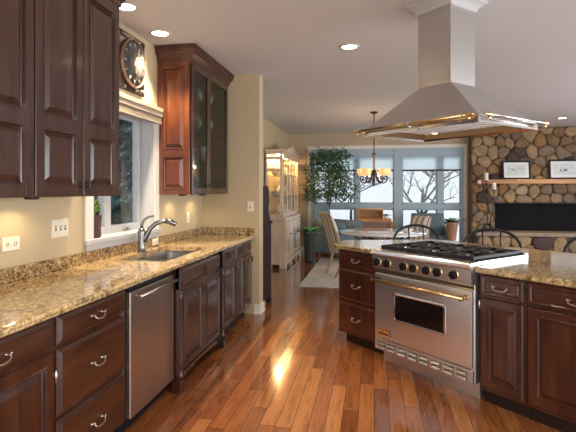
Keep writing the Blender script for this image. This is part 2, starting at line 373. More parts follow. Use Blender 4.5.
b.box(FX0 - 0.07, FX0 + 0.005, YF - 0.02, YF + 0.02, 0.0, FZ1 + 0.07, 0.004).box(FX1 - 0.005, FX1 + 0.06, YF - 0.02, YF + 0.02, 0, FZ1 + 0.07, 0.004).box(FX0, FX1, YF - 0.02, YF + 0.02, FZ1 - 0.005, FZ1 + 0.07, 0.004)
struct(b.build('trim_1', 'trimcream'))
for (x0, x1, lab) in ((FX0 + 0.075, -0.395, 'raised white roller shade behind the tall green indoor tree'), (-0.385, 0.445, 'raised white roller shade directly behind the hanging chandelier'), (0.635, FX1 - 0.065, 'wide raised white roller shade on the window nearest the stone chimney')):
    r = thing('roller_shade', lab, 'window shade', ((x0 + x1) / 2, YF + 0.0, 2.215), 0, 'roller shades on the far windows'); h = (x1 - x0) / 2
    MB().box(-h, h, 0.010, 0.013, -0.31, 0).build('shade_cloth', 'shade', r)
    MB().box(-h, h, 0.004, 0.018, -0.345, -0.308, 0.004).build('hem_bar', 'bronze', r)

# window over the sink
W1 = bpy.data.objects.new('window_1', None); C.objects.link(W1); struct(W1)
b = MB()
b.box(-2.19, -1.985, WY0 - 0.001, WY0 + 0.02, WZ0, WZ1).box(-2.19, -1.985, WY1 - 0.02, WY1 + 0.001, WZ0, WZ1).box(-2.19, -2.0, WY0, WY1, WZ1 - 0.02, WZ1)
b.build('jamb', 'white', W1)
b = MB(); b.box(-2.19, -1.965, WY0 - 0.09, WY1 + 0.1, WZ0 - 0.02, WZ0 + 0.015, 0.006).box(-2.0, -1.978, WY0 - 0.07, WY1 + 0.08, WZ0 - 0.075, WZ0 - 0.02, 0.004)
b.build('sill', 'white', W1)
b = MB(); b.box(-2.0, -1.98, WY0 - 0.085, WY0 + 0.005, WZ0, WZ1 + 0.08, 0.004).box(-2.0, -1.98, WY1 - 0.005, WY1 + 0.09, WZ0, WZ1 + 0.08, 0.004).box(-2.0, -1.98, WY0 - 0.08, WY1 + 0.09, WZ1, WZ1 + 0.08, 0.004)
b.build('casing', 'trimcream', W1)
ym = 3.475
for y0, y1 in ((WY0 + 0.02, ym - 0.01), (ym + 0.01, WY1 - 0.02)):
    b = MB(); w = 0.036
    b.box(-2.175, -2.115, y0, y0 + w, WZ0 + 0.015, WZ1 - 0.02, 0.004).box(-2.175, -2.115, y1 - w, y1, WZ0 + 0.015, WZ1 - 0.02, 0.004).box(-2.175, -2.115, y0 + w, y1 - w, WZ0 + 0.015, WZ0 + 0.075, 0.004).box(-2.175, -2.115, y0 + w, y1 - w, WZ1 - 0.075, WZ1 - 0.02, 0.004)
    sh = b.build('sash', 'white', W1)
    MB().box(-2.15, -2.145, y0 + w, y1 - w, WZ0 + 0.075, WZ1 - 0.075).build('pane', 'glass', sh)
    MB().box(-2.112, -2.085, (y0 + y1) / 2 - 0.05, (y0 + y1) / 2 + 0.04, WZ0 + 0.016, WZ0 + 0.034, 0.004).tube([(-2.1, (y0 + y1) / 2, WZ0 + 0.03), (-2.08, (y0 + y1) / 2 - 0.02, WZ0 + 0.05), (-2.075, (y0 + y1) / 2 - 0.06, WZ0 + 0.045)], 0.006).build('crank_handle', 'nickel', sh)
MB().box(-2.19, -2.11, ym - 0.02, ym + 0.02, WZ0, WZ1, 0.003).build('mullion', 'white', W1)
BL = thing('window_blind', 'cream wooden blind drawn up in a stack above the sink window', 'window blind', (XW, 3.55, 2.06))
b = MB(); b.box(0.022, 0.075, -0.52, 0.545, 0.085, 0.125, 0.006).box(0.022, 0.068, -0.515, 0.54, 0.045, 0.085, 0.003); b.build('head_rail', 'blind', BL)
b = MB()
for k in range(7): b.box(0.022, 0.062, -0.51, 0.535, -0.005 + k * 0.007, -0.001 + k * 0.007)
b.box(0.022, 0.064, -0.512, 0.537, -0.022, -0.008, 0.003); b.build('slat_stack', 'blind', BL)

# outdoors
g = struct(MB().box(-30, 40, 11.3, 60, -0.5, -0.4).build('ground', 'snow'))
g = struct(MB().box(-30, -2.4, -10, 11.3, -0.5, -0.4).build('ground', 'snow'))
def bare_tree(x, y, h, seed, label):
    rnd = random.Random(seed); r = thing('bare_tree', label, 'tree', (x, y, -0.4), 0, 'bare trees outside the far windows')
    tb = MB(); bb = MB()
    def grow(p, d, L, rad, lev, mb):
        pts = [p]; q = p.copy(); dd = d.copy()
        for k in range(4):
            dd = (dd + Vector((rnd.uniform(-.2, .2), rnd.uniform(-.2, .2), rnd.uniform(-.05, .14)))).normalized(); q = q + dd * L / 4; pts.append(q.copy())
        mb.tube(pts, [rad * (1 - 0.13 * k) for k in range(5)], 6 if lev < 2 else 4)
        if lev < 4:
            for k in range(rnd.randint(3, 4) if lev else 5):
                i = rnd.randint(2, 4); a = rnd.uniform(0, 2 * PI); nd = (dd * 0.55 + Vector((math.cos(a), math.sin(a) * 0.7, rnd.uniform(-.1, .5)))).normalized()
                grow(pts[i], nd, L * rnd.uniform(.5, .72), rad * .52, lev + 1, bb)
    grow(Vector((0, 0, 0)), Vector((0.05, 0, 1)), h * 0.42, 0.085, 0, tb)
    tb.build('trunk', 'barebark', r); bb.build('branches', 'barebark', r)
bare_tree(1.35, 15.5, 4.6, 5, 'bare tree with bent dark branches outside the window beside the stone chimney')
bare_tree(4.4, 19.5, 4.6, 9, 'bare tree standing second from the stone chimney, beyond the terracotta pot')
bare_tree(-0.9, 20.0, 3.6, 21, 'slender bare tree far outside behind the indoor green tree')
def spruce(x, y, h, seed, label):
    rnd = random.Random(seed); r = thing('spruce_tree', label, 'tree', (x, y, -0.4), 0, 'spruces outside the sink window')
    MB().tube([(0, 0, 0), (0, 0, h * 0.95)], [0.12, 0.02]).build('trunk', 'bark', r)
    b = MB()
    for k in range(6500):
        z = h * (0.08 + 0.9 * rnd.random() ** 1.2); rr = (1 - z / h) * h * 0.30 * math.sqrt(rnd.random()) + 0.05; a = rnd.uniform(0, 2 * PI)
        p = Vector((rr * math.cos(a), rr * math.sin(a), z)); d = Vector((math.cos(a), math.sin(a), -0.35)) * 0.32; w = Vector((-math.sin(a), math.cos(a), rnd.uniform(-.3, .3))) * 0.07
        v = [b.bm.verts.new(q) for q in (p - w, p + w, p + d + w * .3, p + d - w * .3)]; b.bm.faces.new(v)
    b.build('foliage', 'needle', r)
spruce(-4.5, 8.7, 7.5, 3, 'blue green spruce seen through the right sash above the sink')
spruce(-8.0, 13.2, 9.0, 4, 'dusky spruce seen through the sash behind the basket plant')

# ---------------------------------------------------------------- cabinet building blocks (front plane y = 0, outside is -y)
DOOR = [(0, 0), (0, -0.014), (0.006, -0.022), (0.046, -0.022), (0.049, -0.025), (0.053, -0.025), (0.058, -0.009), (0.064, -0.006), (0.069, -0.008), (0.094, -0.0185), (0.096, -0.0215), (0.100, -0.0215)]
PANEL = [(0.0, -0.021), (0.001, -0.025), (0.006, -0.025), (0.011, -0.007), (0.017, -0.004), (0.022, -0.006), (0.046, -0.0180), (0.048, -0.0205), (0.052, -0.0205)]
DRAW = [(0, 0), (0, -0.008), (0.003, -0.012), (0.006, -0.012), (0.022, -0.019), (0.024, -0.022), (0.028, -0.022)]
def pull(parent, x, z, y=-0.021, w=0.088):
    b = MB(); h = w / 2
    for sx in (-1, 1):
        b.lathe([(0.0, 0.0), (0.009, 0.0), (0.008, -0.004), (0.005, -0.007), (0.0045, -0.017), (0.006, -0.021), (0.0, -0.023)], (x + sx * h, y, z), 10, 'y')
        b.tube([(x + sx * h, y - 0.017, z), (x + sx * (h + .006), y - 0.02, z + .009)], [0.004, 0.0055], 6)
    pts = [(x + h * math.cos(PI * k / 12), y - 0.019 - 0.010 * math.sin(PI * k / 12), z - 0.020 * math.sin(PI * k / 12) ** 0.7) for k in range(13)]
    b.tube(pts, [0.0038 + 0.0022 * math.sin(PI * k / 12) for k in range(13)], 7)
    return b.build('handle', 'nickel', parent)
def knob(parent, x, z, y=-0.021, r=0.014):
    return MB().lathe([(0, 0), (r * .7, 0), (r * .45, -0.006), (r * .4, -0.012), (r, -0.019), (r * .9, -0.025), (0, -0.028)], (x, y, z), 12, 'y').build('knob', 'bronze', parent)
def latch(parent, x, z, y=-0.021):
    b = MB(); b.lathe([(0.001, -0.030), (0.005, -0.026), (0.003, -0.022), (0.0075, -0.015), (0.0075, 0.015), (0.003, 0.022), (0.005, 0.026), (0.001, 0.030)], (x, y - 0.004, z), 8); return b.build('hinge', 'nickel', parent)
def bar_knob(parent, x, z, y=-0.021):
    b = MB(); b.lathe([(0.0, 0.0), (0.006, 0), (0.005, -0.014)], (x, y, z + .014), 8, 'y').lathe([(0.0, 0.0), (0.006, 0), (0.005, -0.014)], (x, y, z - .014), 8, 'y').lathe([(0.001, -0.034), (0.006, -0.028), (0.004, -0.02), (0.007, 0), (0.004, 0.02), (0.006, 0.028), (0.001, 0.034)], (x, y - 0.018, z), 8); return b.build('handle', 'bronze', parent)
def door(parent, x0, x1, z0, z1, m='cherry'):
    return MB().frontprof(x0, x1, z0, z1, DOOR).build('door', m, parent)
def drawer(parent, x0, x1, z0, z1, m='cherry_x'):
    return MB().frontprof(x0, x1, z0, z1, DRAW).build('drawer', m, parent)
def two_panel(b, x0, x1, z0, z1, zr0, zr1, st=0.055, y0=0.0):
    """door leaf with a tall panel over a short one; rail between zr0 and zr1"""
    b.box(x0, x1, y0 - 0.003, y0, z0, z1)
    for a in ((x0, x0 + st, z0, z1), (x1 - st, x1, z0, z1)): b.box(a[0], a[1], y0 - 0.021, y0 - 0.004, a[2], a[3], 0.003)
    for a in ((z0, z0 + st), (zr0, zr1), (z1 - st, z1)): b.box(x0 + st - .002, x1 - st + .002, y0 - 0.021, y0 - 0.004, a[0], a[1])
    for a in ((z0 + st, zr0), (zr1, z1 - st)):
        b.frontprof(x0 + st, x1 - st, a[0], a[1], [(i, y + y0) for i, y in PANEL], cap0=False)
    return b
def carcass(parent, w, d, z0, z1, m='cherry', open_front=False):
    return MB().box(0, w, 0.0, d, z0, z1, 0.002).build('body', m, parent)
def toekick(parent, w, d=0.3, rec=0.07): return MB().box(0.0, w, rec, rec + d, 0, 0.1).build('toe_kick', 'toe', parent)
def pilaster(parent, x0, x1, z0=0.0, z1=0.872, m='cherry'):
    b = MB(); w = x1 - x0
    b.box(x0 - .006, x1 + .006, -0.046, 0.03, z0, z0 + 0.085, 0.004).box(x0, x1, -0.030, 0.02, z0 + 0.085, z1, 0.003)
    b.box(x0, x1, -0.04, 0.0, z1 - 0.15, z1, 0.003)
    cx = (x0 + x1) / 2; r = w * .36
    b.lathe([(r * .6, z0 + .085), (r * 1.15, z0 + .10), (r * 1.1, z0 + .12), (r * .7, z0 + .14), (r * .95, z0 + .17), (r * .8, z0 + .22), (r * .8, z1 - .22), (r * 1.05, z1 - .19), (r * .7, z1 - .17), (r * 1.15, z1 - .155)], (cx, -0.030, 0), 12)
    return b.build('pilaster', m, parent)

XB = -1.405   # base cabinet face plane
def baseL(name, y0, label, cat='base cabinet', group='base cabinets along the sink wall'): return thing(name, label, cat, (XB, y0, 0), PI / 2, group)
def std_base(y0, y1, label, hinge=None, doors=1, handle='pull'):
    c = baseL('base_cabinet', y0, label); w = y1 - y0
    carcass(c, w, 0.585, 0.1, 0.872); toekick(c, w)
    d = drawer(c, 0.012, w - 0.012, 0.727, 0.86)
    (pull if handle == 'pull' else bar_knob)(d, w / 2, 0.795)
    for k in range(doors):
        a = 0.012 + k * (w - 0.02) / doors; e = a + (w - 0.024) / doors - (0.003 if doors > 1 else 0)
        dd = door(c, a, e, 0.125, 0.71)
        if hinge is not None and k == doors - 1: latch(dd, w - 0.006, 0.60); latch(dd, w - 0.006, 0.22)
        if doors > 1: bar_knob(dd, e - .028 if k == 0 else a + .028, 0.64)
        elif hinge is None: bar_knob(dd, e - .028, 0.64)
    return c
std_base(0.36, 1.195, 'dark cherry two-door base cabinet nearest the camera at the start of the sink counter', doors=2)
std_base(1.20, 1.862, 'dark cherry base cabinet with ornate hinge beside the three-drawer stack', hinge=1)
c = baseL('drawer_cabinet', 1.866, 'dark cherry cabinet of three stacked drawers directly before the dishwasher', 'drawer cabinet'); w = 0.612
carcass(c, w, 0.585, 0.1, 0.872); toekick(c, w)
for z0, z1 in ((0.727, 0.86), (0.405, 0.71), (0.115, 0.39)):
    d = drawer(c, 0.014, w - 0.014, z0, z1); pull(d, w / 2, (z0 + z1) / 2 + .005)
# dishwasher
DW = thing('dishwasher', 'stainless steel dishwasher with bar handle built in under the sink counter', 'dishwasher', (XB, 2.484, 0), PI / 2); w = 0.612
MB().box(0.004, w - 0.004, 0.004, 0.57, 0.1, 0.868).build('body', 'black', DW)
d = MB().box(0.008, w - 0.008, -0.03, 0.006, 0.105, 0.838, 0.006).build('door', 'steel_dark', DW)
MB().box(0.008, w - 0.008, -0.024, 0.006, 0.842, 0.868, 0.004).build('control_strip', 'black', DW)
b = MB(); b.tube([(0.05, -0.066, 0.805), (w - 0.05, -0.066, 0.805)], 0.011, 12)
for x in (0.07, w - 0.07): b.tube([(x, -0.028, 0.805), (x, -0.066, 0.805)], 0.008)
b.build('handle', 'nickel', d)
MB().box(0.01, w - 0.01, 0.05, 0.10, 0.0, 0.1).build('toe_kick', 'black', DW)
# sink base with furniture feet
c = thing('sink_cabinet', 'dark cherry sink base cabinet with turned corner posts and two doors', 'base cabinet', (XB + 0.03, 3.10, 0), PI / 2, 'base cabinets along the sink wall'); w = 1.025
b = MB(); b.box(0.07, w - 0.07, 0, 0.6, 0.095, 0.66, 0.002).box(0.07, w - 0.07, 0, 0.025, 0.66, 0.872, 0.002); b.build('body', 'cherry', c)
pilaster(c, 0.008, 0.066); pilaster(c, w - 0.066, w - 0.008)
b = MB()
pts = [(0.07, 0.115), (w - 0.07, 0.115), (w - 0.07, 0.03)] + [(w - 0.07 - (w - 0.14) * k / 10, 0.045 + 0.04 * math.sin(PI * k / 10) ** .5) for k in range(1, 10)] + [(0.07, 0.03)]
V0 = [b.bm.verts.new((x, -0.012, z)) for x, z in pts]; V1 = [b.bm.verts.new((x, 0.01, z)) for x, z in pts]; n = len(pts)
b.bm.faces.new(V0); b.bm.faces.new(V1[::-1])
for i in range(n): b.bm.faces.new((V0[i], V0[(i + 1) % n], V1[(i + 1) % n], V1[i]))
b.build('arched_apron', 'cherry', c)
d = drawer(c, 0.078, w - 0.078, 0.727, 0.86); bar_knob(d, w / 2, 0.795)
for k in range(2):
    a = 0.078 + k * (w - 0.15) / 2; dd = door(c, a, a + (w - 0.164) / 2, 0.13, 0.71); bar_knob(dd, a + ((w - 0.164) / 2 - .028 if k == 0 else .028), 0.63)
for y0, y1, lab in ((4.135, 4.605, 'narrow dark cherry base cabinet next to the sink cabinet post, widest of three'), (4.61, 4.925, 'narrow dark cherry base cabinet in the middle of the three beyond the sink'), (4.93, 5.255, 'last dark cherry base cabinet against the tan wall end')):
    std_base(y0, y1, lab, handle='knob')

# counter top with sink cut-out
SX0, SX1, SY0, SY1 = -1.865, -1.46, 3.15, 4.04
CT = thing('countertop', 'long gold and brown granite counter along the sink wall', 'countertop', (0, 0, 0))
b = MB()
prof = [(-1.47, 0.914)] + [(-1.362 + 0.017 * math.sin(a), 0.897 + 0.017 * math.cos(a)) for a in (0, .4, .8, 1.2, 1.57)] + [(-1.350, 0.890), (-1.348, 0.884), (-1.352, 0.878), (-1.36, 0.875), (-1.47, 0.875)]
b.rings([[(x, y, z) for x, z in prof] for y in (0.34, 5.268)], smooth=False)
b.box(-1.998, SX0, 0.34, 5.268, 0.875, 0.914).box(SX0, -1.47, 0.34, SY0, 0.875, 0.914).box(SX0, -1.47, SY1, 5.268, 0.875, 0.914)
b.build('slab', 'granite', CT)
b = MB(); b.box(-1.998, -1.975, 0.34, 5.268, 0.915, 0.995, 0.003).box(-1.975, -1.352, 5.245, 5.268, 0.915, 0.995, 0.003); b.build('backsplash', 'granite_splash', CT)
SK = thing('kitchen_sink', 'stainless double-bowl undermount sink set in the granite counter', 'sink', (-1.6625, 3.595, 0.875))
def rr(hx, hy, z, r=0.05, k=5, oy=0.0):
    o = []
    for cx, cy, a0 in ((hx - r, hy - r, 0), (-hx + r, hy - r, PI / 2), (-hx + r, -hy + r, PI), (hx - r, -hy + r, 1.5 * PI)):
        for i in range(k + 1): a = a0 + PI / 2 * i / k; o.append((cx + r * math.cos(a), oy + cy + r * math.sin(a), z))
    return o
b = MB(); b.box(-.201, .201, -.444, -.436, -.03, -.001).box(-.201, .201, .436, .444, -.03, -.001).box(-.201, -.194, -.436, .436, -.03, -.001).box(.190, .201, -.436, .436, -.03, .004).box(-.194, .190, -.075, -.055, -.06, -.012, .003); b.build('rim', 'chrome', SK)
for nm, oy, hy in (('bowl', -.255, .182), ('bowl', .19, .247)):
    b = MB(); b.rings([rr(.194, hy, -.004, .05, oy=oy), rr(.188, hy - .006, -.03, .05, oy=oy), rr(.182, hy - .012, -.17, .06, oy=oy), rr(.15, hy - .05, -.185, .06, oy=oy)], cap0=False)
    o = b.build(nm, 'sinksteel', SK); MB().lathe([(0, -.184), (.04, -.184), (.045, -.181), (.03, -.179), (0, -.18)], (0, oy, 0)).build('drain', 'chrome', o)
FA = thing('faucet', 'brushed nickel single-lever faucet behind the sink', 'faucet', (-1.885, 3.595, 0.914), 0)
FA.rotation_euler = (0, 0, 0.35)
MB().lathe([(0, 0), (.038, 0), (.038, .006), (.032, .012), (.030, .05), (.027, .11), (.031, .16), (.029, .185), (.018, .2), (0, .203)], n=18).build('body', 'faucetmetal', FA)
b = MB(); b.tube([(0.0, 0, 0.05), (0.028, 0, 0.12), (.065, 0, .19), (.115, 0, .238), (.175, 0, .256), (.22, 0, .252)], [.023, .022, .020, .019, .019, .0195], 12); b.build('spout', 'faucetmetal', FA)
MB().tube([(.185, 0, .257), (.235, 0, .248), (.275, 0, .222)], [.0205, .025, .022], 12).build('spray_head', 'faucetmetal', FA)
MB().tube([(-.0, 0, .195), (.002, 0, .23), (.018, 0, .265), (.055, 0, .292), (.10, 0, .300)], [.014, .013, .011, .009, .010], 10).build('lever', 'faucetmetal', FA)

# upper cabinets
XU = -1.68
CROWN = [(0.0, 0.0), (0.012, 0.0), (0.014, 0.018), (0.022, 0.026), (0.026, 0.05), (0.045, 0.082), (0.058, 0.092), (0.060, 0.118), (0.070, 0.122), (0.070, 0.142), (0.0, 0.142)]
def crown_mesh(path, z, prof=CROWN, scale=1.0):
    """sweep a moulding along a plan polyline (outside to the right of travel)"""
    b = MB(); P = [Vector(p) for p in path]; rings = []
    nor = []
    for a, c in zip(P[:-1], P[1:]): d = (c - a).normalized(); nor.append(Vector((d.y, -d.x)))
    for i, p in enumerate(P):
        if i == 0: m = nor[0]
        elif i == len(P) - 1: m = nor[-1]
        else: m = (nor[i - 1] + nor[i]); m = m / m.dot(nor[i])
        rings.append([(p.x + m.x * o * scale, p.y + m.y * o * scale, z + h * scale) for o, h in prof])
    b.rings(rings, smooth=False); return b
ZU0, ZU1 = 1.388, 2.635
def upper(y0, widths, label, side=True):
    c = thing('upper_cabinet', label, 'wall cabinet', (XU, y0, 0), PI / 2, 'solid wall cabinets before the window'); w = sum(widths)
    b = MB(); b.box(0.001, w - 0.001, 0, -XW + XU - 0.001, ZU0 + .004, ZU1, 0.002).box(0.0, w, -0.004, 0.02, ZU0, ZU0 + 0.03, 0.002); b.build('body', 'cherry_up', c)
    x = 0
    for k, dw in enumerate(widths):
        d = two_panel(MB(), x + 0.004, x + dw - 0.004, ZU0 + 0.006, ZU1 - 0.004, 1.742, 1.812).build('door', 'cherry_up', c)
        bar_knob(d, x + (dw - .03 if k == 0 else .03), 1.455); x += dw
    return c
u1 = upper(0.47, (0.4, 0.4), 'dark cherry wall cabinet nearest the camera, two doors, start of the row')
u3 = upper(1.272, (0.40, 0.40), 'dark cherry two-door wall cabinet in the middle of the row above the sockets')
u2 = upper(2.075, (0.395, 0.395), 'dark cherry two-door wall cabinet beside the window and clock')
crown_mesh([(0.79 + .0, 0.318), (0.79 + 0.0, -0.0), (-0.0, -0.0)][::-1], ZU1 - .012).build('crown_moulding', 'cherry_up', u2)
crown_mesh([(0, 0), (0.80, 0)], ZU1 - .012).build('crown_moulding', 'cherry_up', u1); crown_mesh([(0, 0), (0.80, 0)], ZU1 - .012).build('crown_moulding', 'cherry_up', u3)
# glass-door cabinet
GC = thing('glass_cabinet', 'red cherry corner wall cabinet with glass doors and crown beyond the window', 'wall cabinet', (XU, 4.135, 0), PI / 2); w = 1.075; dp = -XW + XU - 0.001
b = MB(); b.box(0, 0.02, 0, dp, ZU0, ZU1).box(w - .02, w, 0, dp, ZU0, ZU1).box(0.02, w - .02, 0, dp, ZU0, ZU0 + .02).box(.02, w - .02, 0, dp, ZU1 - .05, ZU1).box(.02, w - .02, dp - .012, dp, ZU0 + .02, ZU1 - .05)
b.build('body', 'darkcab', GC)
b = MB(); two_panel(b, 0.0, dp, ZU0, ZU1, 1.745, 1.812, 0.05)
sd = b.build('side_panel', 'cherry_red', GC, rotz=-PI / 2); sd.location = (0, dp, 0)
for k in range(2):
    a = 0.004 + (0.0 if k == 0 else 0.452); e = a + (0.448 if k == 0 else 0.615); st = 0.048
    b = MB(); z0, z1 = ZU0 + .004, ZU1 - .006
    b.box(a, a + st, -.021, -.001, z0, z1, .003).box(e - st, e, -.021, -.001, z0, z1, .003).box(a + st, e - st, -.021, -.001, z0, z0 + st + .01, .003).box(a + st, e - st, -.021, -.001, z1 - st - .02, z1, .003)
    d = b.build('door', 'cherry', GC)
    MB().box(a + st, e - st, -.012, -.008, z0 + st + .01, z1 - st - .02).build('glass_pane', 'cabglass', d)
    knob(d, e - .025 if k == 0 else a + .025, ZU0 + .09)
SHZ = (1.72, 2.02, 2.31)
for z in SHZ: MB().box(.022, w - .022, .012, dp - .014, z, z + .008).build('shelf', 'cabglass', GC)
crown_mesh([(0.0, dp - .004), (0.0, 0.0), (w, 0.0), (w, 0.02)], ZU1 - .036, scale=1.16).build('crown_moulding', 'crownwood', GC)
def goblet(x, y, z, lab):
    b = MB(); b.lathe([(0, 0), (.032, 0), (.03, .004), (.006, .008), (.005, .07), (.02, .085), (.036, .12), (.034, .17), (.031, .17), (.033, .12), (.0, .09)], (0, 0, 0), 14); o = b.build('goblet', 'glassware', loc=(x, y, z)); tag(o, lab, 'glass', 'glassware in the glass-door cabinet')
ORD = ('first', 'second', 'third', 'fourth', 'fifth')
for k in range(5): goblet(XU - 0.12 - 0.06 * (k % 2), 4.24 + 0.19 * k, SHZ[1] + .009, 'pale stemmed glass, %s from the window end of the middle glass shelf' % ORD[k])
for k in range(5): goblet(XU - 0.13 - 0.05 * (k % 2), 4.28 + 0.19 * k, SHZ[2] + .009, 'pale stemmed glass, %s from the window end of the top glass shelf' % ORD[k])
for k in range(4): goblet(XU - 0.13 - 0.05 * (k % 2), 4.42 + 0.19 * k, SHZ[0] + .009, 'pale stemmed glass, %s from the window end of the lowest glass shelf' % ORD[k])
OB = thing('bottle', 'small bottle with orange top on the cabinet floor behind glass', 'bottle', (XU - 0.10, 4.27, ZU0 + .021))
MB().lathe([(0, 0), (.035, 0), (.036, .07), (.02, .09), (.016, .10), (0, .10)]).build('body', 'china', OB); MB().lathe([(.016, .098), (.03, .11), (.036, .15), (.028, .19), (0, .2)]).build('top', 'orange', OB)
def puck(x, y, z, lab, p=POWER_PUCK):
    r = thing('puck_light', lab, 'under-cabinet light', (x, y, z), 0, 'puck lights under the wall cabinets')
    MB().lathe([(.036, 0), (.038, -.012), (.03, -.016), (.03, -.012), (0, -.012)]).build('housing', 'bronze', r); MB().lathe([(0, -.0125), (.028, -.0125), (.026, -.015), (0, -.0155)]).build('lens', 'litsoft', r)
    lamp('puck_lamp', 'SPOT', (0, 0, -.022), p * 4, (1, .74, .40), r, .02, 150, 0.6)
puck(-1.86, 1.0, ZU0, 'round puck light under the wall cabinet nearest the camera')
puck(-1.86, 2.30, ZU0, 'round puck light under the wall cabinet above the switch plate')
puck(-1.86, 4.38, ZU0 - 0.001, 'round puck light under the glass cabinet on the window side', POWER_PUCK * .8)
puck(-1.86, 4.92, ZU0 - 0.001, 'round puck light under the glass cabinet near the wall corner', POWER_PUCK * .8)

# wall plates
def plate(x, y, z, w, h, rz, label, slots, cat, grp='wall plates'):
    r = thing('wall_plate', label, cat, (x, y, z), rz, grp)
    MB().box(-w / 2, w / 2, -0.007, 0.0, -h / 2, h / 2, 0.003).build('cover_plate', 'plate', r)
    for kind, sx, sz in slots:
        b = MB()
        if kind == 'toggle': b.box(sx - .005, sx + .005, -0.020, -0.006, sz - .003, sz + .012, 0.002); b.build('toggle', 'plate', r); b = MB(); b.box(sx - .007, sx + .007, -.0078, -.006, sz - .016, sz + .016); b.build('toggle_slot', 'socket', r)
        else:
            b.lathe([(0, 0), (.017, 0), (.016, -.003), (0, -.003)], (sx, -.006, sz), 14, 'y'); o = b.build('socket', 'plate', r)
            MB().box(sx - .008, sx - .005, -.0105, -.008, sz - .005, sz + .007).box(sx + .005, sx + .008, -.0105, -.008, sz - .005, sz + .007).build('slots', 'socket', o)
plate(XW, 2.305, 1.125, 0.13, 0.078, PI / 2, 'ivory double socket set sideways on the tan wall above the counter', [('s', -.028, 0), ('s', .028, 0)], 'socket')
plate(XW, 2.725, 1.18, 0.165, 0.115, PI / 2, 'ivory three-switch plate on the wall left of the sink window', [('toggle', -.046, 0), ('toggle', 0, 0), ('toggle', .046, 0)], 'switch')
plate(-1.405, 5.27, 1.24, 0.072, 0.118, 0, 'ivory single switch plate on the wall end facing the kitchen', [('toggle', 0, 0)], 'switch')
plate(XW, 4.85, 1.13, 0.075, 0.115, PI / 2, 'ivory socket on the wall under the glass-door cabinet', [('s', 0, .02), ('s', 0, -.02)], 'socket')
plate(-1.975, 4.02, 0.955, 0.115, 0.06, PI / 2, 'ivory socket lying sideways on the granite backsplash by the faucet', [('s', -.025, 0), ('s', .025, 0)], 'socket')

# clock
CK = thing('wall_clock', 'dark square wall clock with round face and gold hands above the window', 'clock', (XW, 3.605, 2.475), PI / 2)
b = MB(); b.box(-.21, .21, -0.03, 0, -.235, .235, .006).box(-.2, .2, -.04, -.02, .185, .225, .008).box(-.2, .2, -.04, -.02, -.225, -.205, .008); b.build('frame', 'bronze', CK)
MB().lathe([(.203, -.02), (.204, -.048), (.198, -.058), (.188, -.056), (.186, -.046), (.18, -.03)], n=40, axis='y').build('bezel', 'copper', CK)
MB().lathe([(0, -.03), (.183, -.03), (.183, -.046), (0, -.046)], n=40, axis='y').build('dial', 'clockface', CK)
for k in range(12):
    a = k * PI / 6
    MB().tube([(.135 * math.sin(a), -.048, .135 * math.cos(a)), (.168 * math.sin(a), -.048, .168 * math.cos(a))], .006, 5).build('hour_mark', 'nickel', CK)
for nm, a, L, m in (('hour_hand', 0.55, .12, 'brass'), ('minute_hand', 2.95, .13, 'brass')):
    MB().tube([(-.02 * math.sin(a), -.053, -.02 * math.cos(a)), (L * math.sin(a), -.053, L * math.cos(a))], [.006, .004], 6).build(nm, m, CK)
b = MB(); rnd = random.Random(2)
for k in range(9): b.lathe([(0, 0), (.016, 0), (.010, -.012), (0, -.016)], (rnd.uniform(-.15, .19), -.03, rnd.uniform(-.215, -.195) if k < 6 else .2), 8, 'y')
b.build('ornament', 'nickel', CK)

# basket plant on the sill
BP = thing('basket_plant', 'dark wicker basket with hooped handle and green sprigs on the window sill', 'plant basket', (-2.035, 3.165, WZ0 + 0.016))
b = MB(); b.lathe([(0, 0), (.043, 0), (.047, .02), (.045, .08), (.052, .16), (.056, .165), (.048, .165), (.042, .08), (0, .05)], n=16); b.build('basket', 'basket', BP)
MB().tube([(0, -.05, .15), (0, -.052, .22), (0, -.035, .27), (0, 0, .29), (0, .035, .27), (0, .052, .22), (0, .05, .15)], .007, 6).build('handle', 'basket', BP)
b = MB(); rnd = random.Random(8)
for k in range(60):
    a = rnd.uniform(0, 2 * PI); r = rnd.uniform(0, .075); p = Vector((r * math.cos(a) * .7, r * math.sin(a), rnd.uniform(.16, .27))); d = Vector((rnd.uniform(-1, 1), rnd.uniform(-1, 1), rnd.uniform(-.2, 1))).normalized() * .035; w_ = d.cross(Vector((rnd.random(), rnd.random(), .3))).normalized() * .012
    b.bm.faces.new([b.bm.verts.new(q) for q in (p, p + d * .5 + w_, p + d, p + d * .5 - w_)])
b.build('leaves', 'leaf2', BP)

# ceiling cans
def can(x, y, lab, power=POWER_CAN, ang=88, col=(1, .80, .56)):
    r = thing('recessed_light', lab, 'ceiling light', (x, y, CZ), 0, 'recessed ceiling lights')
    MB().lathe([(.098, 0), (.096, -.006), (.078, -.008), (.070, -.002), (.070, 0.0)], n=28).build('trim_ring', 'white', r)
    MB().lathe([(0, -.0015), (.069, -.0015), (.06, -.004), (0, -.005)], n=24).build('lens', 'lit', r)
    if power: lamp('can_lamp', 'SPOT', (0, 0, -.03), power, col, r, .05, ang, .55)
can(-1.79, 3.17, 'recessed ceiling light above the clock')
can(-1.80, 3.76, 'recessed ceiling light just before the glass cabinet crown')
can(-0.225, 4.43, 'recessed ceiling light over the open floor beside the hood', 70, 100)
can(3.42, 9.45, 'recessed ceiling light close to the stone chimney', 60, 110)
can(-1.25, 1.0, 'recessed ceiling light above the nearest counter', 60, 88)
can(0.3, 1.2, 'recessed ceiling light above the camera side floor', 90, 110)

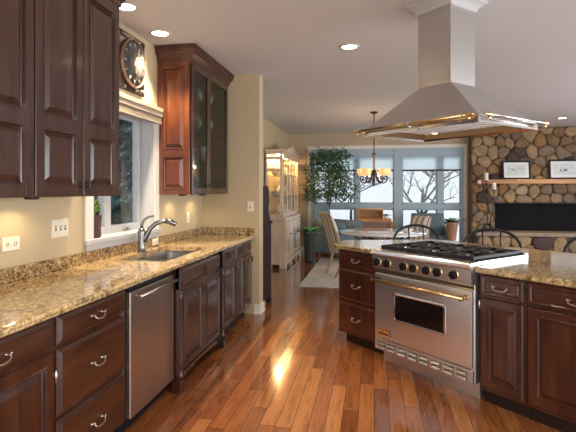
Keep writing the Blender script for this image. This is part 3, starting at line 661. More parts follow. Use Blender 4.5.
# ---------------------------------------------------------------- island (A along the front, q into it; 45 degrees to the room)
def isl(A, q, z=0.0): return ((A + q) * R2, (q - A) * R2, z)
RZ = -PI / 4
A0 = -1.923
def islcab(al, q, label, name='island_cabinet', cat='base cabinet'): return thing(name, label, cat, isl(A0 + al, q), RZ, 'cabinets of the range island')
def isl_base(al0, al1, q, label, side=1):
    c = islcab(al0, q, label); w = al1 - al0; m = 'cherry_isl'
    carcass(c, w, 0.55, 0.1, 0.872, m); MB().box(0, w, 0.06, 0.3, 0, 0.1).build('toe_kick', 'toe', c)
    d = MB().frontprof(0.012, w - .012, 0.733, 0.864, DOOR[:2] + [(0.005, -.021), (.018, -.021), (.024, -.014), (.03, -.014), (.040, -.019)]).build('drawer', m, c)
    pull(d, w / 2, 0.80, -.019, 0.092)
    dd = door(c, 0.012, w - 0.012, 0.128, 0.716, m)
    if al0 < .1: latch(dd, .008, 0.665)
    return c
isl_base(0.068, 0.380, 2.845, 'narrow cherry cabinet directly beside the range, small drawer over a door')
isl_base(0.384, 0.980, 2.845, 'wide cherry island cabinet second from the range, drawer over a broad door')
isl_base(0.984, 1.560, 2.845, 'third cherry island cabinet past the range at the end of the counter')
c = islcab(-1.470, 2.93, 'cherry island cabinet of three drawers at the window end beside the range', 'drawer_cabinet', 'drawer cabinet'); w = 0.59
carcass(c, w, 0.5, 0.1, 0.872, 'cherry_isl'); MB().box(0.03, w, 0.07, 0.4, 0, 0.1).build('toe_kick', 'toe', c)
for z0, z1 in ((0.718, 0.86), (0.412, 0.704), (0.118, 0.398)):
    d = drawer(c, 0.02, w - 0.016, z0, z1, 'cherry_isl'); pull(d, w / 2 - .03, (z0 + z1) / 2 + .005)
IB = thing('island_cabinet', 'dark cherry panelled back of the island under the granite overhang', 'island base', isl(-3.30, 3.52), RZ, 'cabinets of the range island')
b = MB(); b.box(0, 3.0, 0, 0.26, 0.0, 0.872); b.build('body', 'cherry_isl', IB)
for k in range(5):
    o = MB().frontprof(0.05 + k * .59, 0.58 + k * .59, .12, .84, DOOR).build('panel', 'cherry_isl', IB); o.rotation_euler = (0, 0, PI); o.location = (3.0, 0.26, 0)
# island counter
poly = [(-0.25, 2.815), (A0 + 0.050, 2.815), (A0 + 0.050, 3.492), (A0 - 0.885, 3.492), (A0 - 0.885, 2.90), (-3.44, 2.90), (-3.47, 2.93), (-3.66, 3.22), (-3.63, 3.32), (-3.46, 3.54), (-3.22, 4.02), (-3.14, 4.085), (-0.25, 4.085)]
b = MB(); pp = [(isl(A, q)[0], isl(A, q)[1]) for A, q in poly]; b.prism(pp[::-1], 0.874, 0.914, 0.010, 3)
o = b.build('countertop', 'granite'); tag(o, 'gold granite counter of the angled island around the range', 'countertop')

# range
RG = thing('range', 'stainless steel range with brass handle and black knobs set in the island', 'range', isl(A0 - 0.875, 2.80), RZ); w = 0.915
b = MB(); b.box(0, w, .032, .68, .12, .905, .003).box(0.0, w, .05, .69, .905, .925, .004); b.build('body', 'steel', RG)
b = MB(); b.box(0.012, w - .012, .10, .6, 0, .12); b.build('kick_plate', 'steel', RG)
d = MB().box(0.008, w - .008, 0, .034, .222, .748, .006).build('oven_door', 'steel', RG)
b = MB()
def rrz(x0, x1, z0, z1, r, y, k=4):
    o = []
    for cx, cz, a0 in ((x1 - r, z1 - r, 0), (x0 + r, z1 - r, PI / 2), (x0 + r, z0 + r, PI), (x1 - r, z0 + r, 1.5 * PI)):
        for i in range(k + 1): a = a0 + PI / 2 * i / k; o.append((cx + r * math.cos(a), y, cz + r * math.sin(a)))
    return o
b.rings([rrz(.215, .70, .395, .615, .022, 0.002), rrz(.215, .70, .395, .615, .022, -.004), rrz(.222, .693, .402, .608, .018, -.006), rrz(.232, .683, .412, .598, .014, -.003)], smooth=False); b.build('window_rim', 'chrome', d)
MB().rings([rrz(.232, .683, .412, .598, .014, -.002), rrz(.232, .683, .412, .598, .014, -.005)], smooth=False).build('window', 'ovenglass', d)
b = MB(); b.tube([(.03, -.062, .700), (w - .03, -.062, .700)], .0125, 12); b.build('handle', 'brass', d)
for x in (.05, w - .05):
    b = MB(); b.lathe([(.020, 0), (.018, -.01), (.012, -.02), (.012, -.05), (.019, -.058), (.019, -.068), (0, -.07)], (x, 0, .700), 12, 'y'); b.build('handle_bracket', 'bronze' if x < .2 else 'brass', d)
bd = MB().box(.048, .182, -.006, 0.001, .252, .308, .003).build('badge', 'black', d)
b = MB()
for a in ((.052, .178, .255, .258), (.052, .178, .302, .305), (.052, .055, .255, .305), (.175, .178, .255, .305)): b.box(a[0], a[1], -.0075, -.005, a[2], a[3])
b.build('badge_border', 'badgegold', bd)
text_mesh('lettering', 'VIKING', 0.040, 'badgegold', bd, (.115, -.0068, .281))
# lower vent panel
vp = MB().box(0.004, w - .004, .004, .036, .122, .214, .004).build('vent_panel', 'steel', RG)
b = MB(); bs = MB()
for k in range(8):
    x = .040 + k * .107
    for z in (.140, .173):
        b.box(x, x + .082, .0005, .006, z - .003, z + .021)
        bs.rings([[(xx, -.010, z + .001), (xx, .002, z + .016), (xx, .005, z + .016), (xx, .005, z), (xx, -.008, z - .001)] for xx in (x + .004, x + .078)], smooth=False)
b.build('vent_slots', 'socket', vp); bs.build('louvers', 'chrome', vp)
# gap strip, control panel, bull nose
MB().box(.006, w - .006, .012, .04, .748, .79).build('gap_reflection', 'brass', RG)  # brass colour stands in for the orange reflection in this gap
b = MB(); b.box(.006, w - .006, .008, .013, .762, .778); b.build('vent_slot', 'socket', RG)
b = MB(); sec = [(.04, .788), (-.004, .788), (-.012, .795), (-.022, .892), (.04, .892)]
b.rings([[(x, y, z) for y, z in sec] for x in (0, w)], smooth=False); cp = b.build('control_panel', 'steel', RG)
b = MB(); sec = [(.06, .893), (-.020, .893), (-.034, .899), (-.040, .912), (-.036, .928), (-.022, .938), (.06, .940)]
b.rings([[(x, y, z) for y, z in sec] for x in (-.004, w + .004)], smooth=False); b.build('bullnose', 'steel', RG)
for x in (.062, .168, .338, .434, .555, .652, .785):
    k = MB().lathe([(.030, .004), (.036, -.002), (.035, -.008), (.031, -.010), (.0, -.010)], (x, -.016, .842), 20, 'y').build('knob_bezel', 'brass', RG)
    b = MB(); b.lathe([(.031, -.008), (.030, -.026), (.026, -.031), (0, -.031)], (x, -.016, .842), 18, 'y').box(x - .005, x + .005, -.060, -.040, .842 - .027, .842 + .027, .002)
    b.build('knob', 'knobblack', k)
MB().box(.02, w - .02, .045, .655, .922, .936, .003).build('cooktop', 'black', RG)
b = MB(); b.box(0, w, .655, .695, .905, .958, .006); b.build('rear_trim', 'chrome', RG)
for x in (0, w): MB().box(x - .004 if x else -.004, x + .004 if x else .014, .05, .69, .905, .945, .003).build('side_trim', 'chrome', RG)
for gx in range(3):
    x0 = .028 + gx * .288; x1 = x0 + .282
    b = MB()
    for yy in (.06, .355, .645): b.box(x0, x1, yy - .008, yy + .008, .948, .972, .003)
    for xx in (x0 + .008, x1 - .008): b.box(xx - .008, xx + .008, .06, .645, .948, .972, .003)
    cx = (x0 + x1) / 2
    for cy in (.205, .50):
        for a in range(4):
            an = a * PI / 2 + PI / 4; e = Vector((math.cos(an), math.sin(an), 0)); p0 = Vector((cx, cy, .968)) + e * .045; p1 = Vector((cx, cy, .968)) + e * .175
            p1.x = max(x0 + .01, min(x1 - .01, p1.x)); b.tube([p0, p1], .008, 5)
        for a in ((cx - .132, cx - .04), (cx + .04, cx + .132)): b.box(a[0], a[1], cy - .006, cy + .006, .954, .976, .002)
        for a in ((cy - .14, cy - .045), (cy + .045, cy + .14)): b.box(cx - .006, cx + .006, a[0], a[1], .954, .976, .002)
    for xx in (x0 + .008, x1 - .008):
        for yy in (.065, .355, .64): b.box(xx - .007, xx + .007, yy - .007, yy + .007, .934, .95)
    b.build('grate', 'iron', RG)
    for cy in (.205, .50):
        br = MB().lathe([(.058, .936), (.055, .944), (.04, .947), (.04, .952), (0, .952)], (cx, cy, 0), 18).build('burner', 'iron', RG); MB().lathe([(.036, .951), (.036, .958), (.026, .962), (0, .962)], (cx, cy, 0), 16).build('burner_cap', 'nickel', br)

# range hood: front bottom corner (.61,2.965), 0.96 wide, 0.68 deep
HC = Vector((0.612, 2.967)); er = Vector((R2, -R2)); ed = Vector((R2, R2)); HW, HD = 0.962, 0.684
HO = thing('range_hood', 'stainless pyramid range hood with brass rail hanging over the range', 'range hood', (HC.x - er.x * HW, HC.y - er.y * HW, 0), RZ)
zb = 1.834; zs = zb + .05; zd = 2.166; dw = 0.278; cx, cy = HW / 2, HD / 2
rect = lambda i, z, x0=0, x1=HW, y0=0, y1=HD: [(x0 + i, y0 + i, z), (x1 - i, y0 + i, z), (x1 - i, y1 - i, z), (x0 + i, y1 - i, z)]
b = MB(); b.rings([rect(0.002, zs), rect(0, zd, cx - dw / 2, cx + dw / 2, cy - dw / 2, cy + dw / 2)], smooth=False, cap0=False, cap1=False); b.build('canopy', 'hoodsteel', HO)
b = MB(); b.rings([rect(.03, zb + .03), rect(.012, zb), rect(0, zb), rect(0, zs)], smooth=False, cap0=False, cap1=False); b.build('skirt', 'chrome', HO)
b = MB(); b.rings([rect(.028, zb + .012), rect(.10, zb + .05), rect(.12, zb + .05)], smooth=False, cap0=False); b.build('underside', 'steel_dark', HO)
b = MB()
for k in range(14): b.box(.13 + k * .051, .16 + k * .051, .13, HD - .13, zb + .038, zb + .049, .003)
b.build('baffle_filter', 'steel_dark', HO)
b = MB(); b.rings([rect(0, zd - .002, cx - dw / 2, cx + dw / 2, cy - dw / 2, cy + dw / 2), rect(0, CZ, cx - dw / 2, cx + dw / 2, cy - dw / 2, cy + dw / 2)], smooth=False, cap0=False, cap1=False)
b.build('duct', 'hoodsteel', HO)
b = MB(); h = dw / 2
prof = [(0, 0), (.012, 0), (.014, .02), (.03, .035), (.05, .05), (.062, .054), (.064, .07), (0, .07)]
pl = [(cx - h, cy - h), (cx + h, cy - h), (cx + h, cy + h), (cx - h, cy + h)]
sg = [(-1, -1), (1, -1), (1, 1), (-1, 1)]
b.rings([[(pl[k][0] + sg[k][0] * o_, pl[k][1] + sg[k][1] * o_, CZ - .071 + z) for k in range(4)] for o_, z in prof], smooth=False, cap0=False, cap1=False); b.build('crown_trim', 'white', HO)
# brass and steel rail
ro = -.05; zr = zb + .042
for nm, p0, p1, m in (('front_rail', (ro * .6, ro, zr), (HW - ro * .6 - .06, ro, zr), 'brass'), ('side_rail', (HW - ro, ro * .6 + .06, zr), (HW - ro, HD + .02, zr), 'chrome'), ('side_rail', (ro, ro * .6 + .06, zr), (ro, HD + .02, zr), 'chrome')):
    MB().tube([p0, p1], .0115, 12).build(nm, m, HO)
def finial(x, y, along, m='brass'):
    b = MB(); b.lathe([(0, -.05), (.010, -.046), (.014, -.036), (.008, -.026), (.016, -.015), (.017, .012), (.009, .02), (.013, .028), (.0, .036)], (x, y, zr), 12, along)
    b.tube([(x, y, zr), (x + (HW / 2 - x) * .05, y + (.045 if y < 0 else 0), zr + .012)], .007, 8).lathe([(0, -.034), (.007, -.03), (.010, -.02), (.006, -.01), (.006, .0)], (x, y, zr), 10)
    b.build('rail_bracket', m, HO)
finial(ro * .6, ro, 'x'); finial(HW - .03, ro, 'x'); finial(HW - ro, ro * .6 + .07, 'y'); finial(HW - ro, HD + .0, 'y'); finial(ro, HD, 'y')
finial(HW * .5, ro, 'x', 'chrome')
for x, y in ((.20, .20), (HW - .20, .20), (.24, HD - .16)):
    h_ = MB().lathe([(.034, 0), (.036, -.008), (.026, -.011), (.026, -.006), (0, -.006)], (x, y, zb + .05), 16).build('hood_lamp', 'chrome', HO); MB().lathe([(0, -.0065), (.024, -.0065), (.02, -.012), (0, -.014)], (x, y, zb + .05), 14).build('bulb', 'lit', h_)
    lamp('hood_spot', 'SPOT', (x, y, zb + .03), 3.2, (1, .78, .5), HO, .02, 110, .6)

# bar stools on the far side
def stool(x, y, face, label, wd=0.5, top=1.015):
    r = thing('bar_stool', label, 'stool', (x, y, 0), face, 'black iron stools behind the island')
    MB().lathe([(0, .60), (.19, .60), (.205, .615), (.20, .645), (.15, .655), (0, .655)], n=24).build('seat', 'darkcloth', r)
    for sx in (-1, 1):
        for sy in (-1, 1): MB().tube([(sx * .13, sy * .13, .61), (sx * .17, sy * .17, .3), (sx * .21, sy * .21, 0)], .012, 8).build('leg', 'iron', r)
    MB().tube([(.185 * math.cos(2 * PI * k / 20), .185 * math.sin(2 * PI * k / 20), .25) for k in range(21)], .008, 6).build('foot_ring', 'iron', r)
    h = wd / 2; z0 = .76
    b = MB(); b.tube([(-.17, .14, .61), (-h + .01, .2, z0)] + [(h * math.cos(PI - PI * k / 16), .2 + .05 * math.sin(PI * k / 16), z0 + (top - z0) * math.sin(PI * k / 16) ** .75) for k in range(17)] + [(.17, .14, .61)], .0155, 8); b.build('back_bow', 'iron', r)
    b = MB()
    for sx in (-1, 1): b.tube([(sx * .085, .21, .80), (sx * .09, .236, top - .02)], .009, 6)
    b.tube([(-.22, .2, .82), (-.085, .215, .80), (.085, .215, .80), (.22, .2, .82)], .009, 6).tube([(-.12, .15, .63), (-.1, .21, .80)], .009, 6).tube([(.12, .15, .63), (.1, .21, .80)], .009, 6)
    b.build('back_spindles', 'iron', r)
stool(0.55, 5.72, 0.2, 'black iron bow-back stool behind the island facing the dining table end', .56, 1.0)
stool(1.20, 5.10, -0.15, 'black iron bow-back stool behind the island between range and fireplace', .58, 1.01)
stool(1.96, 4.62, -0.35, 'black iron bow-back stool at the granite counter past the range, cut by the picture edge', .52, 1.01)

# ---------------------------------------------------------------- stone fireplace
def clip(poly, a, b, c):   # keep a*x+b*y <= c
    out = []
    for i, p in enumerate(poly):
        q = poly[(i + 1) % len(poly)]; dp_, dq = a * p[0] + b * p[1] - c, a * q[0] + b * q[1] - c
        if dp_ <= 0: out.append(p)
        if (dp_ < 0) != (dq < 0) and abs(dp_ - dq) > 1e-12: t_ = dp_ / (dp_ - dq); out.append((p[0] + (q[0] - p[0]) * t_, p[1] + (q[1] - p[1]) * t_))
    return out
def stones(mb, x0, x1, z0, z1, yf, seed, sx=0.265, sz=0.19):
    rnd = random.Random(seed); nx, nz = max(1, round((x1 - x0) / sx)), max(1, round((z1 - z0) / sz)); pts = []
    for j in range(nz):
        for i in range(nx + 1):
            pts.append((x0 + (i + (0.5 if j % 2 else 0.0) + rnd.uniform(-.36, .36)) * (x1 - x0) / nx, z0 + (j + .5 + rnd.uniform(-.36, .36)) * (z1 - z0) / nz))
    for p in pts:
        poly = [(x0, z0), (x1, z0), (x1, z1), (x0, z1)]
        for q in pts:
            if q is p or abs(q[0] - p[0]) > 1.2 or abs(q[1] - p[1]) > 1.0: continue
            a, b_ = q[0] - p[0], q[1] - p[1]; c_ = a * (p[0] + q[0]) / 2 + b_ * (p[1] + q[1]) / 2; poly = clip(poly, a, b_, c_)
            if len(poly) < 3: break
        if len(poly) < 3: continue
        cx_ = sum(v[0] for v in poly) / len(poly); cz_ = sum(v[1] for v in poly) / len(poly)
        for _ in range(1):
            np_ = []
            for i, v in enumerate(poly):
                u = poly[(i + 1) % len(poly)]; np_ += [(v[0] * .75 + u[0] * .25, v[1] * .75 + u[1] * .25), (v[0] * .25 + u[0] * .75, v[1] * .25 + u[1] * .75)]
            poly = np_
        poly = [w_ for i, v in enumerate(poly) for w_ in (v, ((v[0] + poly[(i + 1) % len(poly)][0]) / 2, (v[1] + poly[(i + 1) % len(poly)][1]) / 2))]
        poly = [(v[0] + rnd.uniform(-.007, .007), v[1] + rnd.uniform(-.007, .007)) for v in poly]
        ph = rnd.uniform(.0, .025); mi = 1 + rnd.choice([0, 0, 0, 1, 2, 2, 2, 3, 4, 4, 5, 6, 6, 6]); tilt = rnd.uniform(-.05, .05)
        ring = lambda f, y: [(cx_ + (v[0] - cx_) * f, yf - y - (v[0] - cx_) * tilt, cz_ + (v[1] - cz_) * f) for v in poly]
        mb.rings([ring(1.0, -.01), ring(.985, .010 + ph * .5), ring(.93, .026 + ph), ring(.70, .036 + ph), ring(.30, .038 + ph)], mi=mi, cap0=False)
YS = 10.72
FP = thing('fireplace', 'wide fieldstone fireplace chimney covering the wall beside the window', 'fireplace', (0, 0, 0))
HX0, HX1, HZ0, HZ1 = 2.54, 4.45, 0.575, 1.165
b = MB(); b.box(2.07, HX0, YS, YF - .001, 0, HZ1).box(HX1, 6.39, YS, YF - .001, 0, HZ1).box(2.07, 6.39, YS, YF - .001, HZ1, CZ - .001).box(HX0, HX1, YS, YF - .001, 0, HZ0)
stones(b, 2.07, HX0, .53, HZ1, YS, 1); stones(b, HX1, 6.39, .53, HZ1, YS, 2); stones(b, 2.07, 6.39, HZ1, CZ - .004, YS, 3)
b.build('stonework', ['mortar'] + STONE, FP)
b = MB(); b.box(HX0 - .02, HX1 + .02, YF - .03, YF - .012, HZ0, HZ1).box(HX0, HX0 + .012, YS + .005, YF - .03, HZ0, HZ1).box(HX1 - .012, HX1, YS + .005, YF - .03, HZ0, HZ1).box(HX0, HX1, YS + .005, YF - .03, HZ0, HZ0 + .012).box(HX0, HX1, YS + .005, YF - .03, HZ1 - .012, HZ1); b.build('firebox', 'soot', FP)
b = MB()
for k in range(2): b.box(HX0 + .02 + k * .94, HX0 + .95 + k * .94, YS + .05, YS + .053, HZ0 + .02, HZ1 - .02)
b.build('mesh_screen', screen('sooty_screen'), FP)
b = MB(); b.box(2.10, 6.0, 10.28, YS, 0, .50); stones(b, 2.10, 6.0, .0, .50, 10.28, 7, .34, .24); b.build('hearth', ['mortar'] + STONE, FP)
MB().box(2.07, 6.03, 10.21, YS + .02, .50, .572, .008).build('hearth_slab', 'hearthslab', FP)
MA = MB().box(-1.45, 1.55, -.20, 0.0, 0, .095, .008).build('mantel_shelf', 'honey', loc=(3.63, YS - .062, 1.57)); tag(MA, 'honey coloured wooden mantel shelf on the stone chimney', 'mantel')
MZ = 1.666
def picture(x, w_, h_, label, seed):
    r = thing('picture_frame', label, 'picture', (x, YS - .14, MZ), 0, 'framed prints on the mantel'); r.rotation_euler = (math.radians(-6), 0, 0); f = .035; hw = w_ / 2
    b = MB(); b.box(-hw, hw, 0, .022, 0, f, .003).box(-hw, hw, 0, .022, h_ - f, h_, .003).box(-hw, -hw + f, 0, .022, f, h_ - f, .003).box(hw - f, hw, 0, .022, f, h_ - f, .003); b.build('frame', 'black', r)
    MB().box(-hw + f - .002, hw - f + .002, .010, .016, f - .002, h_ - f + .002).build('mat_board', 'paper', r)
    p = MB().box(-hw + f + .055, hw - f - .055, .007, .012, f + .05, h_ - f - .05).build('print', 'sketch', r)
    rnd = random.Random(seed); b = MB()
    for k in range(13 if seed == 1 else 9):
        x_ = -.14 + .28 * k / 12 + rnd.uniform(-.01, .01) if seed == 1 else rnd.uniform(-.11, .04); z_ = h_ * .47 + rnd.uniform(-.03, .05) if seed == 1 else h_ * .40 + rnd.uniform(-.03, .02)
        b.tube([(x_, .006, z_), (x_ + rnd.uniform(-.015, .015), .006, z_ + rnd.uniform(.015, .05)), (x_ + rnd.uniform(-.02, .02), .006, z_ + .03)], .003 if seed == 1 else .006, 4)
    b.build('drawing', 'ink', p)
picture(2.95, .56, .395, 'black framed print of thin sketched lines, mantel picture nearer the candles', 1)
picture(3.885, .60, .41, 'black framed print with a dark arched motif, mantel picture at the photo edge', 2)
# candle stand on the hearth
CS = thing('candle_stand', 'black wrought iron candle stand with scrolled foot on the stone hearth', 'candle holder', (2.33, 10.37, .572))
b = MB(); tops = ((-.03, 0, 1.06), (.11, -.05, .87), (-.17, .02, .985))
b.tube([(0, 0, .12), (-.02, 0, .6), (-.03, 0, 1.04)], .009, 6).tube([(.02, -.01, .12), (.10, -.04, .5), (.11, -.05, .85)], .009, 6).tube([(-.03, 0, .7), (-.10, .01, .74), (-.165, .02, .82), (-.17, .02, .965)], .007, 6); b.build('stem', 'iron', CS)
for p in tops: MB().lathe([(0, p[2] - .02), (.012, p[2] - .02), (.045, p[2] - .006), (.05, p[2]), (0, p[2])], (p[0], p[1], 0), 14).build('candle_cup', 'iron', CS)
b = MB()
for k in range(4):
    a = k * PI / 2 + .4; c_, s_ = math.cos(a), math.sin(a); pts = [(c_ * r_, s_ * r_, z_) for r_, z_ in ((.0, .14), (.06, .17), (.11, .12), (.15, .03), (.18, .012), (.19, .04), (.165, .055), (.15, .035))]; b.tube(pts, .009, 6)
    b.tube([(c_ * r_, s_ * r_, z_) for r_, z_ in ((.0, .02), (.05, .03), (.09, .07), (.07, .11), (.04, .09), (.06, .07))], .007, 6)
b.build('scroll_foot', 'iron', CS)
for p, h_, m, lab in ((tops[0], .17, 'candle', 'tall white pillar candle, topmost on the iron stand'), (tops[1], .15, 'candle', 'white pillar candle lowest on the iron stand, nearer the firebox'), (tops[2], .09, 'pink', 'short pink candle on the iron stand at the window side')):
    o = MB().lathe([(0, 0), (.041, 0), (.041, h_ - .006), (.036, h_), (.02, h_ - .004), (0, h_ - .006)], n=16).build('candle', m, loc=(2.33 + p[0], 10.37 + p[1], .572 + p[2])); tag(o, lab, 'candle', 'candles on the iron stand')

# ---------------------------------------------------------------- dining end
RU = MB().box(-1.10, 1.3, 6.87, 9.9, 0.002, 0.012, .004).build('area_rug', 'rug'); tag(RU, 'pale grey patterned rug under the dining table', 'rug')
TB = thing('dining_table', 'round glossy dining table, window glare painted white on its top, on a scrolled iron base', 'table', (0.14, 7.80, .012))
MB().lathe([(0, .715), (.66, .715), (.69, .722), (.70, .735), (.69, .748), (0, .75)], n=56).build('tabletop', 'tabletop', TB)
for k in range(6):
    a = k * PI / 3 + .2; c_, s_ = math.cos(a), math.sin(a)
    MB().tube([(c_ * r_, s_ * r_, z_) for r_, z_ in ((.30, .60), (.42, .64), (.50, .705), (.40, .715), (.2, .56), (.12, .38), (.2, .2), (.42, .03), (.5, .012), (.5, .06), (.44, .07))], .014, 7).build('leg', 'bronze', TB)
MB().lathe([(.10, .3), (.13, .32), (.13, .36), (.1, .38)], n=20).build('base_ring', 'bronze', TB)
def dchair(x, y, rz, label, sc=1.0):
    r = thing('dining_chair', label, 'chair', (x, y, .012), rz, 'striped dining chairs'); r.scale = (sc, sc, sc)
    b = MB(); b.box(-.25, .25, -.26, .24, .40, .50, .03); b.build('seat', 'stripe', r)
    b = MB(); rings = []
    for k in range(13):
        t_ = k / 12; z = .46 + .66 * t_; y0 = .20 + .10 * t_ + .10 * t_ ** 3; hw = .25 - .02 * t_; th = .035 + .015 * math.sin(PI * t_)
        if k == 12: y0 += .03; th = .02
        rings.append([(-hw, y0 - th + .03, z), (-hw * .5, y0 - th, z), (0, y0 - th - .008, z), (hw * .5, y0 - th, z), (hw, y0 - th + .03, z), (hw, y0 + th, z), (0, y0 + th + .01, z), (-hw, y0 + th, z)])
    b.rings(rings); b.build('backrest', 'stripe', r)
    for sx in (-1, 1): MB().tube([(sx * .255, .20, .45), (sx * .25, .27, .7), (sx * .24, .36, .98), (sx * .235, .42, 1.11)], [.022, .02, .017, .014], 8).build('back_post', 'chairwood', r)
    for sx in (-1, 1):
        MB().tube([(sx * .22, -.22, .42), (sx * .23, -.245, .25), (sx * .225, -.22, 0)], [.028, .022, .015], 8).build('leg', 'chairwood', r)
        MB().tube([(sx * .24, .20, .46), (sx * .24, .17, .34), (sx * .24, .20, .2), (sx * .24, .30, .0)], [.03, .03, .026, .016], 8).build('leg', 'chairwood', r)
dchair(-.46, 7.95, math.radians(116), 'striped dining chair with curved wooden legs at the table end near the island drawers', .95)
dchair(.66, 8.85, math.radians(-40), 'striped dining chair beyond the table in front of the window', .84)
o = MB().lathe([(0, 0), (.05, 0), (.055, .01), (.1, .06), (.105, .065), (.095, .065), (.05, .02), (0, .018)], n=20).build('bowl', 'china', loc=(.52, 7.65, .763)); tag(o, 'small white bowl on the round dining table', 'bowl')

# chandelier
CH = thing('chandelier', 'dark bronze chandelier with amber glass shades hanging over the dining table', 'chandelier', (0.0, 8.16, 0))
MB().lathe([(0, CZ), (.07, CZ), (.068, CZ - .015), (.03, CZ - .03), (.012, CZ - .045), (0, CZ - .046)]).build('canopy_plate', 'bronze', CH)
MB().tube([(0, 0, CZ - .03), (0, 0, 2.06)], .009, 8).build('down_rod', 'bronze', CH)
MB().lathe([(0, 2.06), (.035, 2.06), (.04, 2.04), (.022, 2.02), (.018, 1.80), (.026, 1.70), (.016, 1.66), (.024, 1.60), (.012, 1.56), (.018, 1.53), (0, 1.49)], n=14).build('body', 'bronze', CH)
for k in range(5):
    a = k * 2 * PI / 5 + .35; c_, s_ = math.cos(a), math.sin(a)
    am = MB().tube([(c_ * r_, s_ * r_, z_) for r_, z_ in ((.03, 1.78), (.05, 1.68), (.09, 1.59), (.16, 1.555), (.22, 1.58), (.245, 1.64), (.21, 1.675), (.175, 1.65), (.19, 1.615), (.215, 1.63))], .012, 7).tube([(c_ * .24, s_ * .24, 1.63), (c_ * .22, s_ * .22, 1.69)], .009, 7).build('arm', 'bronze', CH)
    MB().lathe([(0, 1.68), (.025, 1.68), (.045, 1.695), (.062, 1.73), (.068, 1.765), (.062, 1.80), (.056, 1.80), (.062, 1.765), (.056, 1.735), (0, 1.70)], (c_ * .235, s_ * .235, 0), 18).build('lamp_shade', 'amber', am)
    lamp('chandelier_bulb', 'POINT', (c_ * .22, s_ * .22, 1.87), 2.0, (1, .72, .4), CH, .03)

# china cabinet
CC = thing('china_cabinet', 'bleached oak china cabinet with lit glass doors and gabled top', 'china cabinet', (-1.60, 8.42, 0), PI / 2); w = 1.78; D = .385
b = MB(); b.box(0, w, 0, D, .10, .88, .004).box(-.02, w + .02, -.03, D, .88, .93, .008)
b.build('base', 'oak', CC)
b = MB(); b.box(-.015, w + .015, -.02, D, .07, .12, .006)
for x0 in (-.015, w * .33 - .06, w * .67 - .06, w - .12): b.box(x0, x0 + .135, -.02, .1, 0, .08, .006)
b.box(-.015, .1, .25, D, 0, .08, .006); b.build('plinth', 'oak', CC)
for k in range(4):
    a = .03 + k * (w - .06) / 4; d = MB().frontprof(a + .01, a + (w - .06) / 4 - .01, .16, .84, DOOR).build('door', 'oak', CC); knob(d, a + (.385 if k % 2 == 0 else .045), .6)
U = .05  # upper case set-back
b = MB(); b.box(.03, w - .03, D - .015, D, .93, 2.14).box(.03, w - .03, U, D, 2.10, 2.16, .004).box(.03, .075, U, U + .05, .93, 2.1, .003).box(.03, .075, D - .05, D, .93, 2.1, .003).box(w - .075, w - .03, U, U + .05, .93, 2.1, .003).box(w - .075, w - .03, D - .05, D, .93, 2.1, .003)
for z in (.93, 2.0, 1.78): b.box(.035, .07, U + .05, D - .05, z, z + .06).box(w - .07, w - .035, U + .05, D - .05, z, z + .06)
b.box(.03, w - .03, U, D, .93, .95)
b.build('upper_case', 'oak', CC)
b = MB(); b.box(.0, w, U - .04, D, 2.14, 2.19, .008)
V0 = [b.bm.verts.new(p) for p in ((.35, U - .03, 2.19), (w - .35, U - .03, 2.19), (w / 2, U - .03, 2.32))]; V1 = [b.bm.verts.new((v.co.x, U + .04, v.co.z)) for v in V0]
b.bm.faces.new(V0); b.bm.faces.new(V1[::-1])
for i in range(3): b.bm.faces.new((V0[i], V0[(i + 1) % 3], V1[(i + 1) % 3], V1[i]))
for x0, x1, z0, z1 in ((.33, w / 2, 2.19, 2.325), (w - .33, w / 2, 2.19, 2.325)): b.tube([(x0, U - .03, z0), (x1, U - .03, z1)], .018, 6)
b.build('pediment', 'oak', CC)
for k in range(4):
    a = .075 + k * (w - .15) / 4; e = a + (w - .15) / 4; st = .035
    b = MB(); b.box(a + .003, a + st, U - .018, U, .955, 2.095, .003).box(e - st, e - .003, U - .018, U, .955, 2.095, .003).box(a + st, e - st, U - .018, U, .955, 1.0, .003).box(a + st, e - st, U - .018, U, 2.04, 2.095, .003)
    for z in (1.34, 1.72): b.box(a + st, e - st, U - .012, U - .002, z, z + .014)
    b.box((a + e) / 2 - .007, (a + e) / 2 + .007, U - .012, U - .002, 1.0, 2.04)
    d = b.build('glass_door', 'oak', CC); MB().box(a + st, e - st, U - .009, U - .006, 1.0, 2.04).build('glass_pane', 'cabglass', d)
for x in (.05, w - .054): MB().box(x, x + .004, U + .05, D - .05, .99, 2.0).build('side_glass', 'cabglass', CC)
for z in (1.32, 1.70): MB().box(.04, w - .04, U + .01, D - .02, z, z + .01).build('shelf', 'cabglass', CC)
for x in (.4, w - .4, w / 2): lamp('case_lamp', 'POINT', (x, .2, 2.06), 22, (1, .62, .26), CC, .03)
def onCC(x, y): return (-1.60 - y, 8.42 + x)
for k in range(5):
    for zz, nm in ((.951, 'bottom'), (1.331, 'middle'), (1.711, 'top')):
        X_, Y_ = onCC(.22 + k * .335, .22)
        if (k + int(zz * 10)) % 2: o = MB().lathe([(0, 0), (.04, 0), (.05, .01), (.085, .07), (.088, .075), (.078, .072), (.04, .02), (0, .018)], n=16).build('bowl', 'china', loc=(X_, Y_, zz)); tag(o, 'white china bowl on the %s shelf of the china cabinet, %s from its near end' % (nm, ORD[k]), 'bowl', 'china in the china cabinet')
        else: o = MB().lathe([(0, 0), (.04, 0), (.065, .05), (.06, .13), (.03, .17), (.035, .2), (.028, .2), (0, .16)], n=16).build('vase', 'china', loc=(X_, Y_, zz)); tag(o, 'white china vase on the %s shelf of the china cabinet, %s from its near end' % (nm, ORD[k]), 'vase', 'china in the china cabinet')
